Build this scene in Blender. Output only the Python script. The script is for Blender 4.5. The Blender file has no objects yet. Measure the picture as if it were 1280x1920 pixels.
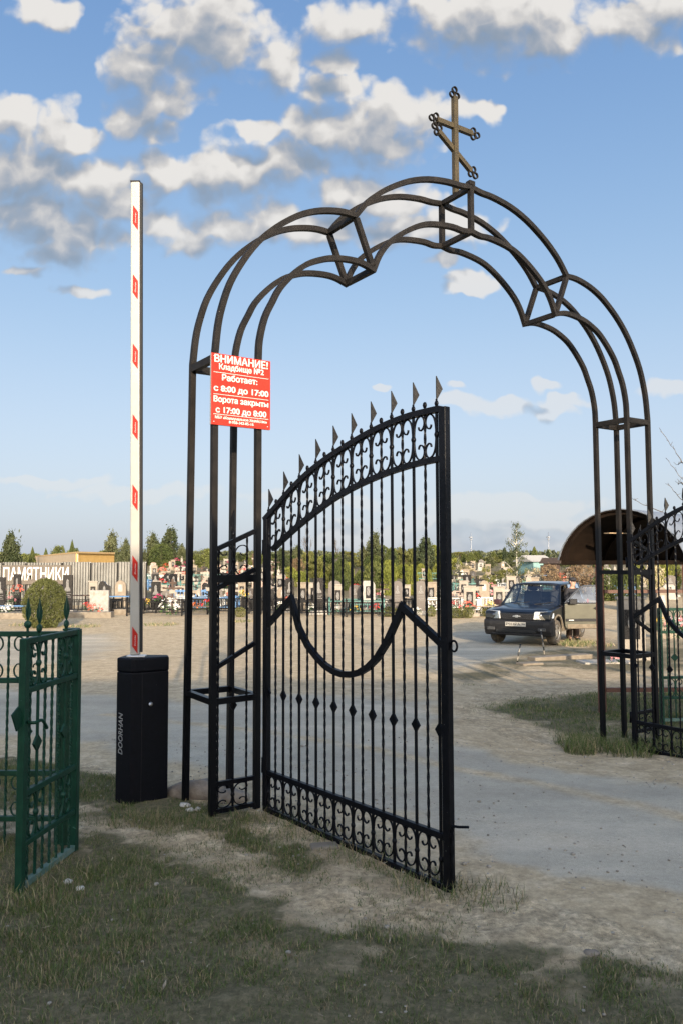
import bpy, bmesh, math, random
import numpy as np
from mathutils import Matrix, Vector, noise as mnoise
R = math.radians
scene = bpy.context.scene
col = scene.collection
rng = random.Random(7)
nrg = np.random.default_rng(11)

# ---------------------------------------------------------------- camera, sky, sun, exposure
CAM_H = 1.65; FPX = 1503.0; PITCH = 0.062; ROLL = -0.003
cam_d = bpy.data.cameras.new('camera'); cam = bpy.data.objects.new('camera', cam_d); col.objects.link(cam)
cam_d.sensor_fit = 'VERTICAL'; cam_d.sensor_height = 24.0; cam_d.lens = FPX / 1920 * 24.0
cam_d.clip_start = 0.05; cam_d.clip_end = 3000
_c, _s, _cr, _sr = math.cos(PITCH), math.sin(PITCH), math.cos(ROLL), math.sin(ROLL)
_right = Vector((_cr, -_s * _sr, _c * _sr)); _up = Vector((-_sr, -_s * _cr, _c * _cr)); _fw = Vector((0, _c, _s))
_m = Matrix((_right, _up, -_fw)).transposed().to_4x4(); _m.translation = (0, 0, CAM_H)
cam.matrix_world = _m
scene.camera = cam

SUN_EL = 15.0
SUN_DIR = Vector((0.16, -0.987, 0)).normalized()          # towards the sun, on the ground plan
SKY_STRENGTH = 0.13
sun_d = bpy.data.lights.new('sun', 'SUN'); sun = bpy.data.objects.new('sun', sun_d); col.objects.link(sun)
sun_d.energy = 3.6; sun_d.angle = R(0.55); sun_d.color = (1.0, 0.83, 0.62)
to_sun = (SUN_DIR * math.cos(R(SUN_EL)) + Vector((0, 0, math.sin(R(SUN_EL))))).normalized()
sun.rotation_euler = to_sun.to_track_quat('Z', 'Y').to_euler()
sun.location = (0, -20, 30)
scene.view_settings.view_transform = 'Standard'; scene.view_settings.look = 'None'
scene.view_settings.gamma = 1.0; scene.view_settings.use_curve_mapping = False
scene.view_settings.exposure = 1.12
scene.cycles.max_bounces = 6; scene.cycles.transparent_max_bounces = 12
scene.cycles.use_adaptive_sampling = True; scene.cycles.adaptive_threshold = 0.015
try: scene.cycles.use_denoising = True; scene.cycles.denoising_prefilter = 'NONE'
except Exception: pass

def ray(px, py):
    a = (px - 640) / FPX; b = (960 - py) / FPX
    d = a * _right + b * _up + _fw
    return d

# one cloud = centre and radii in photograph-size units, turned into directions of the real sky
CLOUDS = [
 (375,55,112,70),(440,95,60,40),(310,110,60,40),(255,135,50,38),(300,185,70,40),(255,215,55,30),(285,245,50,26),
 (530,125,52,40),(625,160,52,24),(660,45,62,36),(625,115,42,17),(90,20,46,26),
 (930,40,150,66),(1010,75,70,46),(860,30,80,44),(1200,50,80,36),(1250,10,60,40),
 (745,215,95,40),(690,255,120,44),(600,250,80,48),(540,300,110,40),(430,325,130,44),(330,335,90,36),(280,310,40,26),(480,245,46,17),
 (25,235,46,44),(60,320,110,62),(120,240,44,38),(160,265,46,34),(165,350,72,46),(70,400,130,46),(215,385,95,30),(295,408,48,24),(150,445,110,30),(120,480,60,24),
 (415,430,82,36),(370,465,60,22),(500,420,90,36),(600,430,100,30),(660,365,90,34),(720,385,80,26),(800,425,100,34),(740,440,60,24),(850,415,46,28),
 (835,487,36,12),(880,525,42,18),(865,545,34,10),(905,205,34,14),
 (1000,768,84,13),(1050,758,60,10),(855,755,40,13),(1019,728,24,11),(940,765,44,9),(1240,733,36,11),(710,720,16,6),(862,722,22,8),
 (950,985,170,22),(900,960,120,14),(150,546,40,9),(62,516,34,10),(1010,948,120,13),(690,1010,80,28),(960,1014,190,16),(260,925,130,12),(90,905,100,10),(600,940,120,10),
]
world = bpy.data.worlds.new('World'); scene.world = world; world.use_nodes = True
def build_world():
    nt = world.node_tree; nt.nodes.clear(); N = nt.nodes; L = nt.links
    def math_n(g, op, a=None, b=None, c=None):
        n = g.nodes.new('ShaderNodeMath'); n.operation = op
        for i, v in enumerate((a, b, c)):
            if v is None: continue
            if isinstance(v, (int, float)): n.inputs[i].default_value = v
            else: g.links.new(v, n.inputs[i])
        return n.outputs[0]
    # cloud density as a group, used twice
    g = bpy.data.node_groups.new('cloud_density', 'ShaderNodeTree')
    g.interface.new_socket('P', in_out='INPUT', socket_type='NodeSocketVector')
    g.interface.new_socket('D', in_out='OUTPUT', socket_type='NodeSocketFloat')
    gi = g.nodes.new('NodeGroupInput'); go = g.nodes.new('NodeGroupOutput')
    nz = g.nodes.new('ShaderNodeTexNoise'); nz.noise_dimensions = '2D'; nz.inputs['Scale'].default_value = 14; nz.inputs['Detail'].default_value = 3
    g.links.new(gi.outputs[0], nz.inputs['Vector'])
    sb = g.nodes.new('ShaderNodeVectorMath'); sb.operation = 'SUBTRACT'; sb.inputs[1].default_value = (.5, .5, .5)
    g.links.new(nz.outputs['Color'], sb.inputs[0])
    sc = g.nodes.new('ShaderNodeVectorMath'); sc.operation = 'SCALE'; sc.inputs['Scale'].default_value = 0.05
    g.links.new(sb.outputs[0], sc.inputs[0])
    ad = g.nodes.new('ShaderNodeVectorMath'); ad.operation = 'ADD'
    g.links.new(gi.outputs[0], ad.inputs[0]); g.links.new(sc.outputs[0], ad.inputs[1])
    acc = None
    for (px, py, rx, ry) in CLOUDS:
        d = ray(px, py); k = 1.0 / FPX * (d.length / d.y) ** .5
        mp = g.nodes.new('ShaderNodeMapping'); mp.vector_type = 'TEXTURE'
        mp.inputs['Location'].default_value = (d.x / d.y, d.z / d.y, 0)
        mp.inputs['Scale'].default_value = (rx * k * 1.50, ry * k * 1.56, 1)
        g.links.new(ad.outputs[0], mp.inputs['Vector'])
        ln = g.nodes.new('ShaderNodeVectorMath'); ln.operation = 'LENGTH'; g.links.new(mp.outputs[0], ln.inputs[0])
        acc = ln.outputs['Value'] if acc is None else math_n(g, 'SMOOTH_MIN', acc, ln.outputs['Value'], 0.25)
    n2 = g.nodes.new('ShaderNodeTexNoise'); n2.noise_dimensions = '2D'; n2.inputs['Scale'].default_value = 15; n2.inputs['Detail'].default_value = 9
    n2.inputs['Roughness'].default_value = 0.57
    g.links.new(gi.outputs[0], n2.inputs['Vector'])
    vo = g.nodes.new('ShaderNodeTexVoronoi'); vo.feature = 'F1'; vo.voronoi_dimensions = '2D'; vo.inputs['Scale'].default_value = 26; vo.inputs['Detail'].default_value = 1.2; vo.inputs['Roughness'].default_value = 0.55
    g.links.new(ad.outputs[0], vo.inputs['Vector'])
    v = math_n(g, 'SUBTRACT', 1.13, math_n(g, 'MULTIPLY', acc, 1.18))
    v = math_n(g, 'MULTIPLY_ADD', math_n(g, 'SUBTRACT', 0.56, vo.outputs['Distance']), 0.50, v)
    v = math_n(g, 'MULTIPLY_ADD', math_n(g, 'SUBTRACT', n2.outputs['Fac'], 0.49), 0.80, v)
    g.links.new(v, go.inputs[0])
    tc = N.new('ShaderNodeTexCoord'); sp = N.new('ShaderNodeSeparateXYZ'); L.new(tc.outputs['Generated'], sp.inputs[0])
    y = math_n(nt, 'MAXIMUM', math_n(nt, 'ABSOLUTE', sp.outputs[1]), 0.12)
    a = math_n(nt, 'DIVIDE', sp.outputs[0], y); b = math_n(nt, 'DIVIDE', sp.outputs[2], y)
    cb = N.new('ShaderNodeCombineXYZ'); L.new(a, cb.inputs[0]); L.new(b, cb.inputs[1])
    def dens(off):
        gn = N.new('ShaderNodeGroup'); gn.node_tree = g
        if off is None: L.new(cb.outputs[0], gn.inputs[0])
        else:
            ad = N.new('ShaderNodeVectorMath'); ad.operation = 'ADD'; ad.inputs[1].default_value = off
            L.new(cb.outputs[0], ad.inputs[0]); L.new(ad.outputs[0], gn.inputs[0])
        return gn.outputs[0]
    d1 = dens(None); d2 = dens((0.012, 0.034, 0))
    # how much of the light that comes from the sun's side reaches this bit of cloud
    lit = N.new('ShaderNodeMapRange'); lit.interpolation_type = 'SMOOTHSTEP'
    lit.inputs['From Min'].default_value = 1.22; lit.inputs['From Max'].default_value = -0.30
    L.new(math_n(nt, 'ADD', d2, math_n(nt, 'MULTIPLY', math_n(nt, 'SUBTRACT', d2, d1), 0.45)), lit.inputs['Value'])
    mr = N.new('ShaderNodeMapRange'); mr.interpolation_type = 'SMOOTHSTEP'
    mr.inputs['From Min'].default_value = -0.05; mr.inputs['From Max'].default_value = 0.75
    L.new(d1, mr.inputs['Value'])
    L.new(math_n(nt, 'MULTIPLY_ADD', lit.outputs[0], -0.58, 0.98), mr.inputs['From Max'])
    ramp = N.new('ShaderNodeValToRGB'); e = ramp.color_ramp.elements
    for k, (pp, c) in enumerate(((0.0, (.30, .37, .465)), (1.0, (.93, .895, .845)), (.30, (.40, .445, .515)), (.58, (.56, .565, .585)), (.82, (.74, .715, .685)))):
        q = e[k] if k < 2 else e.new(pp); q.position = pp; q.color = (*c, 1)
    L.new(lit.outputs[0], ramp.inputs[0])
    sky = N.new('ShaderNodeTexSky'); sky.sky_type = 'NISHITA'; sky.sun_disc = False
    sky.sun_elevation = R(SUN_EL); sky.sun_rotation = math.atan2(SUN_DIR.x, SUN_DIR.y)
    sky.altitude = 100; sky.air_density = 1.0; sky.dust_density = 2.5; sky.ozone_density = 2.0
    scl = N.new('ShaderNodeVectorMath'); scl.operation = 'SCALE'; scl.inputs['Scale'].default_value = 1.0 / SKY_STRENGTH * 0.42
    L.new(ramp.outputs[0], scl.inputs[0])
    hs = N.new('ShaderNodeHueSaturation'); hs.inputs['Saturation'].default_value = 0.75; hs.inputs['Value'].default_value = 1.7  # extra brightness on the sunward sky, added to lift the shaded ground
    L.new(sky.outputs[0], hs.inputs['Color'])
    # clear evening air on the side away from the sun: deep blue overhead, pale low over the land
    hr = N.new('ShaderNodeValToRGB'); he = hr.color_ramp.elements; hr.color_ramp.interpolation = 'B_SPLINE'
    for k, (zp, c) in enumerate(((0.0, (.252, .273, .308)), (.13, (.238, .278, .335)), (.29, (.150, .230, .330)), (.46, (.088, .165, .290)), (.62, (.056, .122, .250)), (1.0, (.05, .10, .22)))):
        q = he[k] if k < 2 else he.new(zp); q.position = zp; q.color = (*c, 1)
    L.new(sp.outputs[2], hr.inputs[0])
    hv = N.new('ShaderNodeVectorMath'); hv.operation = 'SCALE'; hv.inputs['Scale'].default_value = 1.0 / SKY_STRENGTH; L.new(hr.outputs[0], hv.inputs[0])
    hz = N.new('ShaderNodeMapRange'); hz.interpolation_type = 'SMOOTHERSTEP'; hz.inputs['From Min'].default_value = -0.35; hz.inputs['From Max'].default_value = 0.45; hz.inputs['To Max'].default_value = 0.90
    L.new(sp.outputs[1], hz.inputs['Value'])
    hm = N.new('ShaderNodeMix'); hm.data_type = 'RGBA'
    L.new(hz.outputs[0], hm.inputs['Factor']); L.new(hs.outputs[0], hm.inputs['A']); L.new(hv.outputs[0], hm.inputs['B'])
    mx = N.new('ShaderNodeMix'); mx.data_type = 'RGBA'
    fac = math_n(nt, 'MULTIPLY', mr.outputs[0], 0.94)
    # keep the clouds to the half of the sky above the skyline
    up = N.new('ShaderNodeMapRange'); up.inputs['From Min'].default_value = 0.0; up.inputs['From Max'].default_value = 0.46; up.interpolation_type = 'SMOOTHSTEP'; up.inputs['To Min'].default_value = 0.30
    L.new(sp.outputs[2], up.inputs['Value'])
    L.new(math_n(nt, 'MULTIPLY', fac, up.outputs[0]), mx.inputs['Factor'])
    L.new(hm.outputs['Result'], mx.inputs['A']); L.new(scl.outputs[0], mx.inputs['B'])
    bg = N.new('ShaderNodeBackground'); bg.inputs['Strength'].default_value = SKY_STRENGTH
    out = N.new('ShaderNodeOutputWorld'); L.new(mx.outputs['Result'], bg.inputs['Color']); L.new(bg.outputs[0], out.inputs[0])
build_world()
try: world.cycles.sampling_method = 'MANUAL'; world.cycles.sample_map_resolution = 512
except Exception: pass

# ---------------------------------------------------------------- helpers
def tag(o, label=None, cat=None, group=None, kind=None):
    if label: o['label'] = label
    if cat: o['category'] = cat
    if group: o['group'] = group
    if kind: o['kind'] = kind
    return o
def thing(name, label, cat, loc=(0, 0, 0), rz=0.0, group=None, kind=None):
    o = bpy.data.objects.new(name, None); col.objects.link(o); o.empty_display_size = .1
    o.location = loc; o.rotation_euler = (0, 0, rz)
    return tag(o, label, cat, group, kind)
def kids(o): return [c for c in bpy.data.objects if c.parent == o]
_kidcache = {}
def copy_tree(o, loc=None, rz=None, label=None, scale=None, group=None):
    if o.name not in _kidcache:
        _kidcache[o.name] = [(c, list(c.children)) for c in o.children]
    r = o.copy(); col.objects.link(r)
    for c, sub in _kidcache[o.name]:
        k = c.copy(); col.objects.link(k); k.parent = r
        for g in sub:
            q = g.copy(); col.objects.link(q); q.parent = k
    if loc is not None: r.location = loc
    if rz is not None: r.rotation_euler = (0, 0, rz)
    if scale is not None: r.scale = (scale if isinstance(scale, (tuple, list)) else (scale,) * 3)
    if label: r['label'] = label
    if group: r['group'] = group
    return r
def smooth(e0, e1, x):
    t = np.clip((np.asarray(x, float) - e0) / (e1 - e0), 0, 1); return t * t * (3 - 2 * t)
def catmull(pts, n=6):
    P = [Vector(p) for p in pts]; P = [P[0] * 2 - P[1]] + P + [P[-1] * 2 - P[-2]]; out = []
    for i in range(1, len(P) - 2):
        for k in range(n):
            t = k / n; a, b, c, d = P[i - 1], P[i], P[i + 1], P[i + 2]
            out.append(.5 * ((2 * b) + (-a + c) * t + (2 * a - 5 * b + 4 * c - d) * t * t + (-a + 3 * b - 3 * c + d) * t ** 3))
    out.append(P[-2]); return out
def interp(pts, x):
    return float(np.interp(x, [p[0] for p in pts], [p[1] for p in pts]))

class MB:
    """collects shapes and links them as ONE mesh object"""
    def __init__(s): s.v = []; s.f = []; s.sm = []
    def add(s, vs, fs, sm=False):
        b = len(s.v); s.v += [tuple(v) for v in vs]; s.f += [tuple(b + i for i in f) for f in fs]; s.sm += [sm] * len(fs); return s
    def box(s, c, size, rz=0.0, M=None):
        hx, hy, hz = size[0] / 2, size[1] / 2, size[2] / 2
        vs = [Vector((x, y, z)) for x in (-hx, hx) for y in (-hy, hy) for z in (-hz, hz)]
        if rz: q = Matrix.Rotation(rz, 3, 'Z'); vs = [q @ v for v in vs]
        if M is not None: vs = [M @ v for v in vs]
        c = Vector(c); vs = [v + c for v in vs]
        return s.add(vs, [(0, 1, 3, 2), (4, 6, 7, 5), (0, 4, 5, 1), (2, 3, 7, 6), (0, 2, 6, 4), (1, 5, 7, 3)])
    def sweep(s, pts, w, h, N=(0, 1, 0), caps=True, closed=False, twist=0.0, sm=False):
        P = [Vector(p) for p in pts]; n = len(P); N = Vector(N).normalized(); vs = []; fs = []
        for i, p in enumerate(P):
            if closed: t0 = (p - P[i - 1]).normalized(); t1 = (P[(i + 1) % n] - p).normalized()
            else:
                t0 = (p - P[i - 1]).normalized() if i else (P[1] - p).normalized()
                t1 = (P[i + 1] - p).normalized() if i < n - 1 else t0
            t = (t0 + t1); t = t.normalized() if t.length > 1e-6 else t1
            a = t.cross(N); a = a.normalized() if a.length > 1e-6 else Vector((1, 0, 0)); b = a.cross(t).normalized()
            k = 1 / max(.45, t.dot(t1))
            if twist:
                an = twist * i; a, b = a * math.cos(an) + b * math.sin(an), b * math.cos(an) - a * math.sin(an)
            for (x, y) in ((-.5, -.5), (.5, -.5), (.5, .5), (-.5, .5)): vs.append(p + a * (x * w * k) + b * (y * h))
        m = n if closed else n - 1
        for i in range(m):
            for j in range(4):
                fs.append((i * 4 + j, i * 4 + (j + 1) % 4, ((i + 1) % n) * 4 + (j + 1) % 4, ((i + 1) % n) * 4 + j))
        if caps and not closed: fs += [(3, 2, 1, 0), tuple((n - 1) * 4 + j for j in range(4))]
        return s.add(vs, fs, sm)
    def tube(s, pts, r, n=6, caps=True, closed=False):
        P = [Vector(p) for p in pts]; m = len(P); rr = r if isinstance(r, (list, tuple)) else [r] * m; vs = []; fs = []
        ref = None
        for i, p in enumerate(P):
            t = (P[(i + 1) % m if closed else min(i + 1, m - 1)] - P[(i - 1) if (closed or i) else 0])
            t = t.normalized() if t.length > 1e-9 else Vector((0, 0, 1))
            if ref is None: ref = Vector((0, 0, 1)) if abs(t.z) < .9 else Vector((1, 0, 0))
            a = t.cross(ref); a = a.normalized() if a.length > 1e-6 else t.orthogonal().normalized(); b = t.cross(a); ref = b.cross(t) if b.length else ref
            for j in range(n):
                an = 2 * math.pi * j / n; vs.append(p + (a * math.cos(an) + b * math.sin(an)) * rr[i])
        mm = m if closed else m - 1
        for i in range(mm):
            for j in range(n):
                fs.append((i * n + j, i * n + (j + 1) % n, ((i + 1) % m) * n + (j + 1) % n, ((i + 1) % m) * n + j))
        if caps and not closed: fs += [tuple(reversed(range(n))), tuple((m - 1) * n + j for j in range(n))]
        return s.add(vs, fs, True)
    def ball(s, c, r, n=8, sz=None):
        c = Vector(c); sz = sz or (1, 1, 1); vs = []; fs = []; m = max(3, n // 2)
        for i in range(m + 1):
            ph = math.pi * i / m
            for j in range(n):
                th = 2 * math.pi * j / n
                vs.append(c + Vector((math.sin(ph) * math.cos(th) * sz[0], math.sin(ph) * math.sin(th) * sz[1], math.cos(ph) * sz[2])) * r)
        for i in range(m):
            for j in range(n): fs.append((i * n + j, (i + 1) * n + j, (i + 1) * n + (j + 1) % n, i * n + (j + 1) % n))
        return s.add(vs, fs, True)
    def prism(s, poly, o=(0, 0, 0), ax=(1, 0, 0), ay=(0, 0, 1), depth=.1, sm=False):
        """polygon in the plane (ax, ay) through o, thickened by depth centred on it"""
        o = Vector(o); ax = Vector(ax); ay = Vector(ay); n = ax.cross(ay).normalized() * depth / 2; k = len(poly)
        vs = [o + ax * x + ay * y - n for x, y in poly] + [o + ax * x + ay * y + n for x, y in poly]
        return s.add(vs, [tuple(reversed(range(k))), tuple(range(k, 2 * k))] + [(i, (i + 1) % k, k + (i + 1) % k, k + i) for i in range(k)], sm)
    def build(s, name, mat, parent=None, bevel=0.0, seg=2, loc=None, rz=None):
        me = bpy.data.meshes.new(name); me.from_pydata(s.v, [], s.f); me.validate()
        if len(me.polygons) == len(s.sm): me.polygons.foreach_set('use_smooth', s.sm)
        if mat: me.materials.append(mat)
        bm = bmesh.new(); bm.from_mesh(me); bmesh.ops.recalc_face_normals(bm, faces=bm.faces); bm.to_mesh(me); bm.free()
        o = bpy.data.objects.new(name, me); col.objects.link(o)
        if parent: o.parent = parent
        if loc is not None: o.location = loc
        if rz is not None: o.rotation_euler = (0, 0, rz)
        if bevel:
            b = o.modifiers.new('bevel', 'BEVEL'); b.width = bevel; b.segments = seg; b.limit_method = 'ANGLE'; b.angle_limit = R(35)
        return o

def text_obj(name, body, size, mat, parent, loc, rot, offset=0.0, align='CENTER', extrude=.0008, width=None, shear=0.0, space=1.0, boldx=0.0):
    cu = bpy.data.curves.new(name, 'FONT'); cu.body = body; cu.size = size; cu.align_x = align; cu.align_y = 'CENTER'
    boldw = offset; cu.extrude = extrude; cu.shear = shear; cu.space_character = space; cu.resolution_u = 4
    t = bpy.data.objects.new(name, cu); col.objects.link(t)
    dg = bpy.context.evaluated_depsgraph_get(); dg.update(); me = bpy.data.meshes.new_from_object(t.evaluated_get(dg))
    bpy.data.objects.remove(t); bpy.data.curves.remove(cu)
    if boldw:                                    # heavier strokes: the same letters laid over themselves a hair apart
        n = len(me.vertices); co = np.zeros(n * 3); me.vertices.foreach_get('co', co); co = co.reshape(-1, 3); F = [tuple(p.vertices) for p in me.polygons]; V = []; FF = []
        for k, (dx, dy) in enumerate(((0, 0), (1, 0), (-1, 0), (0, .7), (0, -.7), (.7, .5), (-.7, .5), (.7, -.5), (-.7, -.5))):
            V += [tuple(v) for v in co + np.array([dx * boldw, dy * boldw, k * .00012])]; FF += [tuple(i + k * n for i in f) for f in F]
        m2 = bpy.data.meshes.new(name); m2.from_pydata(V, [], FF); bpy.data.meshes.remove(me); me = m2
    me.name = name; me.materials.clear(); me.materials.append(mat)
    o = bpy.data.objects.new(name, me); col.objects.link(o); o.parent = parent; o.location = loc; o.rotation_euler = rot
    if width:
        xs = [v.co.x for v in me.vertices]; w = max(xs) - min(xs); o.scale = (width / w, 1, 1)
    return o

# ---------------------------------------------------------------- materials
MATS = {}
def mat(name, c1, c2=None, rough=.7, metal=0.0, scale=8.0, detail=4, bump=0.0, bscale=None, spec=.5, sharp=None, coat=0.0, speck=None, speckscale=60, speckat=.70):
    """procedural paint / stone / cloth: noise between two colours, optional specks of a third, bump"""
    if name in MATS: return MATS[name]
    m = bpy.data.materials.new(name); m.use_nodes = True; nt = m.node_tree; N = nt.nodes; L = nt.links
    b = N['Principled BSDF']; b.inputs['Roughness'].default_value = rough; b.inputs['Metallic'].default_value = metal
    b.inputs['Specular IOR Level'].default_value = spec
    if coat: b.inputs['Coat Weight'].default_value = coat; b.inputs['Coat Roughness'].default_value = .06
    tc = N.new('ShaderNodeTexCoord')
    c2 = c2 or tuple(min(1, x * 1.25 + .004) for x in c1)
    nz = N.new('ShaderNodeTexNoise'); nz.inputs['Scale'].default_value = scale; nz.inputs['Detail'].default_value = detail; nz.inputs['Roughness'].default_value = .6
    L.new(tc.outputs['Object'], nz.inputs['Vector'])
    rp = N.new('ShaderNodeValToRGB'); e = rp.color_ramp.elements
    lo, hi = sharp or (.32, .68)
    e[0].position = lo; e[0].color = (*c1, 1); e[1].position = hi; e[1].color = (*c2, 1)
    L.new(nz.outputs['Fac'], rp.inputs[0]); out = rp.outputs[0]
    if speck:
        n3 = N.new('ShaderNodeTexNoise'); n3.inputs['Scale'].default_value = speckscale; n3.inputs['Detail'].default_value = 2
        L.new(tc.outputs['Object'], n3.inputs['Vector'])
        r3 = N.new('ShaderNodeMapRange'); r3.inputs['From Min'].default_value = speckat; r3.inputs['From Max'].default_value = speckat + .03
        L.new(n3.outputs['Fac'], r3.inputs['Value'])
        mx = N.new('ShaderNodeMix'); mx.data_type = 'RGBA'; mx.inputs['B'].default_value = (*speck, 1)
        L.new(r3.outputs[0], mx.inputs['Factor']); L.new(out, mx.inputs['A']); out = mx.outputs['Result']
    L.new(out, b.inputs['Base Color'])
    if bump:
        bp = N.new('ShaderNodeBump'); bp.inputs['Strength'].default_value = bump; bp.inputs['Distance'].default_value = .01
        n2 = N.new('ShaderNodeTexNoise'); n2.inputs['Scale'].default_value = bscale or scale * 4; n2.inputs['Detail'].default_value = 5
        L.new(tc.outputs['Object'], n2.inputs['Vector']); L.new(n2.outputs['Fac'], bp.inputs['Height']); L.new(bp.outputs[0], b.inputs['Normal'])
    MATS[name] = m; return m
def glass(name, tint=(.75, .82, .85), mixv=.5, rough=.02):
    if name in MATS: return MATS[name]
    m = bpy.data.materials.new(name); m.use_nodes = True; nt = m.node_tree; N = nt.nodes; L = nt.links; N.remove(N['Principled BSDF'])
    t = N.new('ShaderNodeBsdfTransparent'); t.inputs[0].default_value = (*tint, 1)
    g = N.new('ShaderNodeBsdfGlossy'); g.inputs['Roughness'].default_value = rough; g.inputs['Color'].default_value = (.95, .97, 1, 1)
    fr = N.new('ShaderNodeFresnel'); fr.inputs['IOR'].default_value = 1.55
    ad = N.new('ShaderNodeMath'); ad.operation = 'MULTIPLY_ADD'; ad.inputs[1].default_value = 1.4; ad.inputs[2].default_value = mixv * .1; L.new(fr.outputs[0], ad.inputs[0])
    mx = N.new('ShaderNodeMixShader'); L.new(ad.outputs[0], mx.inputs[0]); L.new(t.outputs[0], mx.inputs[1]); L.new(g.outputs[0], mx.inputs[2])
    L.new(mx.outputs[0], N['Material Output'].inputs[0]); MATS[name] = m; return m
def foliage_mat(name, c1, c2, scale=1.6, trans=.25):
    """leaf colour varies from clump to clump and from tree to tree"""
    if name in MATS: return MATS[name]
    m = bpy.data.materials.new(name); m.use_nodes = True; nt = m.node_tree; N = nt.nodes; L = nt.links
    b = N['Principled BSDF']; b.inputs['Roughness'].default_value = .65; b.inputs['Specular IOR Level'].default_value = .25
    tc = N.new('ShaderNodeTexCoord'); nz = N.new('ShaderNodeTexNoise'); nz.inputs['Scale'].default_value = scale; nz.inputs['Detail'].default_value = 6
    L.new(tc.outputs['Object'], nz.inputs['Vector'])
    oi = N.new('ShaderNodeObjectInfo'); ad = N.new('ShaderNodeMath'); ad.operation = 'MULTIPLY_ADD'; ad.inputs[1].default_value = .35; ad.inputs[2].default_value = -.17
    L.new(oi.outputs['Random'], ad.inputs[0]); a2 = N.new('ShaderNodeMath'); a2.operation = 'ADD'; L.new(ad.outputs[0], a2.inputs[0]); L.new(nz.outputs['Fac'], a2.inputs[1])
    rp = N.new('ShaderNodeValToRGB'); e = rp.color_ramp.elements; e[0].position = .3; e[0].color = (*c1, 1); e[1].position = .7; e[1].color = (*c2, 1)
    L.new(a2.outputs[0], rp.inputs[0]); L.new(rp.outputs[0], b.inputs['Base Color'])
    if trans:
        tr = N.new('ShaderNodeBsdfTranslucent'); L.new(rp.outputs[0], tr.inputs[0]); mx = N.new('ShaderNodeMixShader'); mx.inputs[0].default_value = trans
        L.new(b.outputs[0], mx.inputs[1]); L.new(tr.outputs[0], mx.inputs[2]); L.new(mx.outputs[0], N['Material Output'].inputs[0])
    MATS[name] = m; return m

M_BLACK = mat('black_gate_paint', (.0022, .0025, .004), (.005, .0055, .008), rough=.42, spec=.13, scale=20, bump=.15, bscale=60, speck=(.12, .11, .1), speckscale=70, speckat=.74)
M_GREEN = mat('green_gate_paint', (.0034, .027, .0155), (.0055, .042, .024), rough=.46, spec=.25, scale=14, bump=.15, bscale=60, speck=(.05, .12, .09), speckscale=60, speckat=.72)
M_GREENDUST = mat('dusty_green_paint', (.05, .11, .085), (.12, .17, .14), rough=.7, scale=20)
M_RUSTBROWN = mat('rust_brown_paint', (.065, .045, .030), (.12, .08, .05), rough=.6, scale=10)
M_CHROME = mat('bare_steel', (.45, .45, .45), (.6, .6, .6), rough=.3, metal=.9)
M_WHITE = mat('white_paint', (.30, .284, .252), (.345, .328, .295), rough=.45, scale=6, speck=(.2, .19, .17), speckscale=40, speckat=.76)
M_TEXTW = mat('white_lettering', (.52, .50, .46), (.58, .56, .52), rough=.5)

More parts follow.
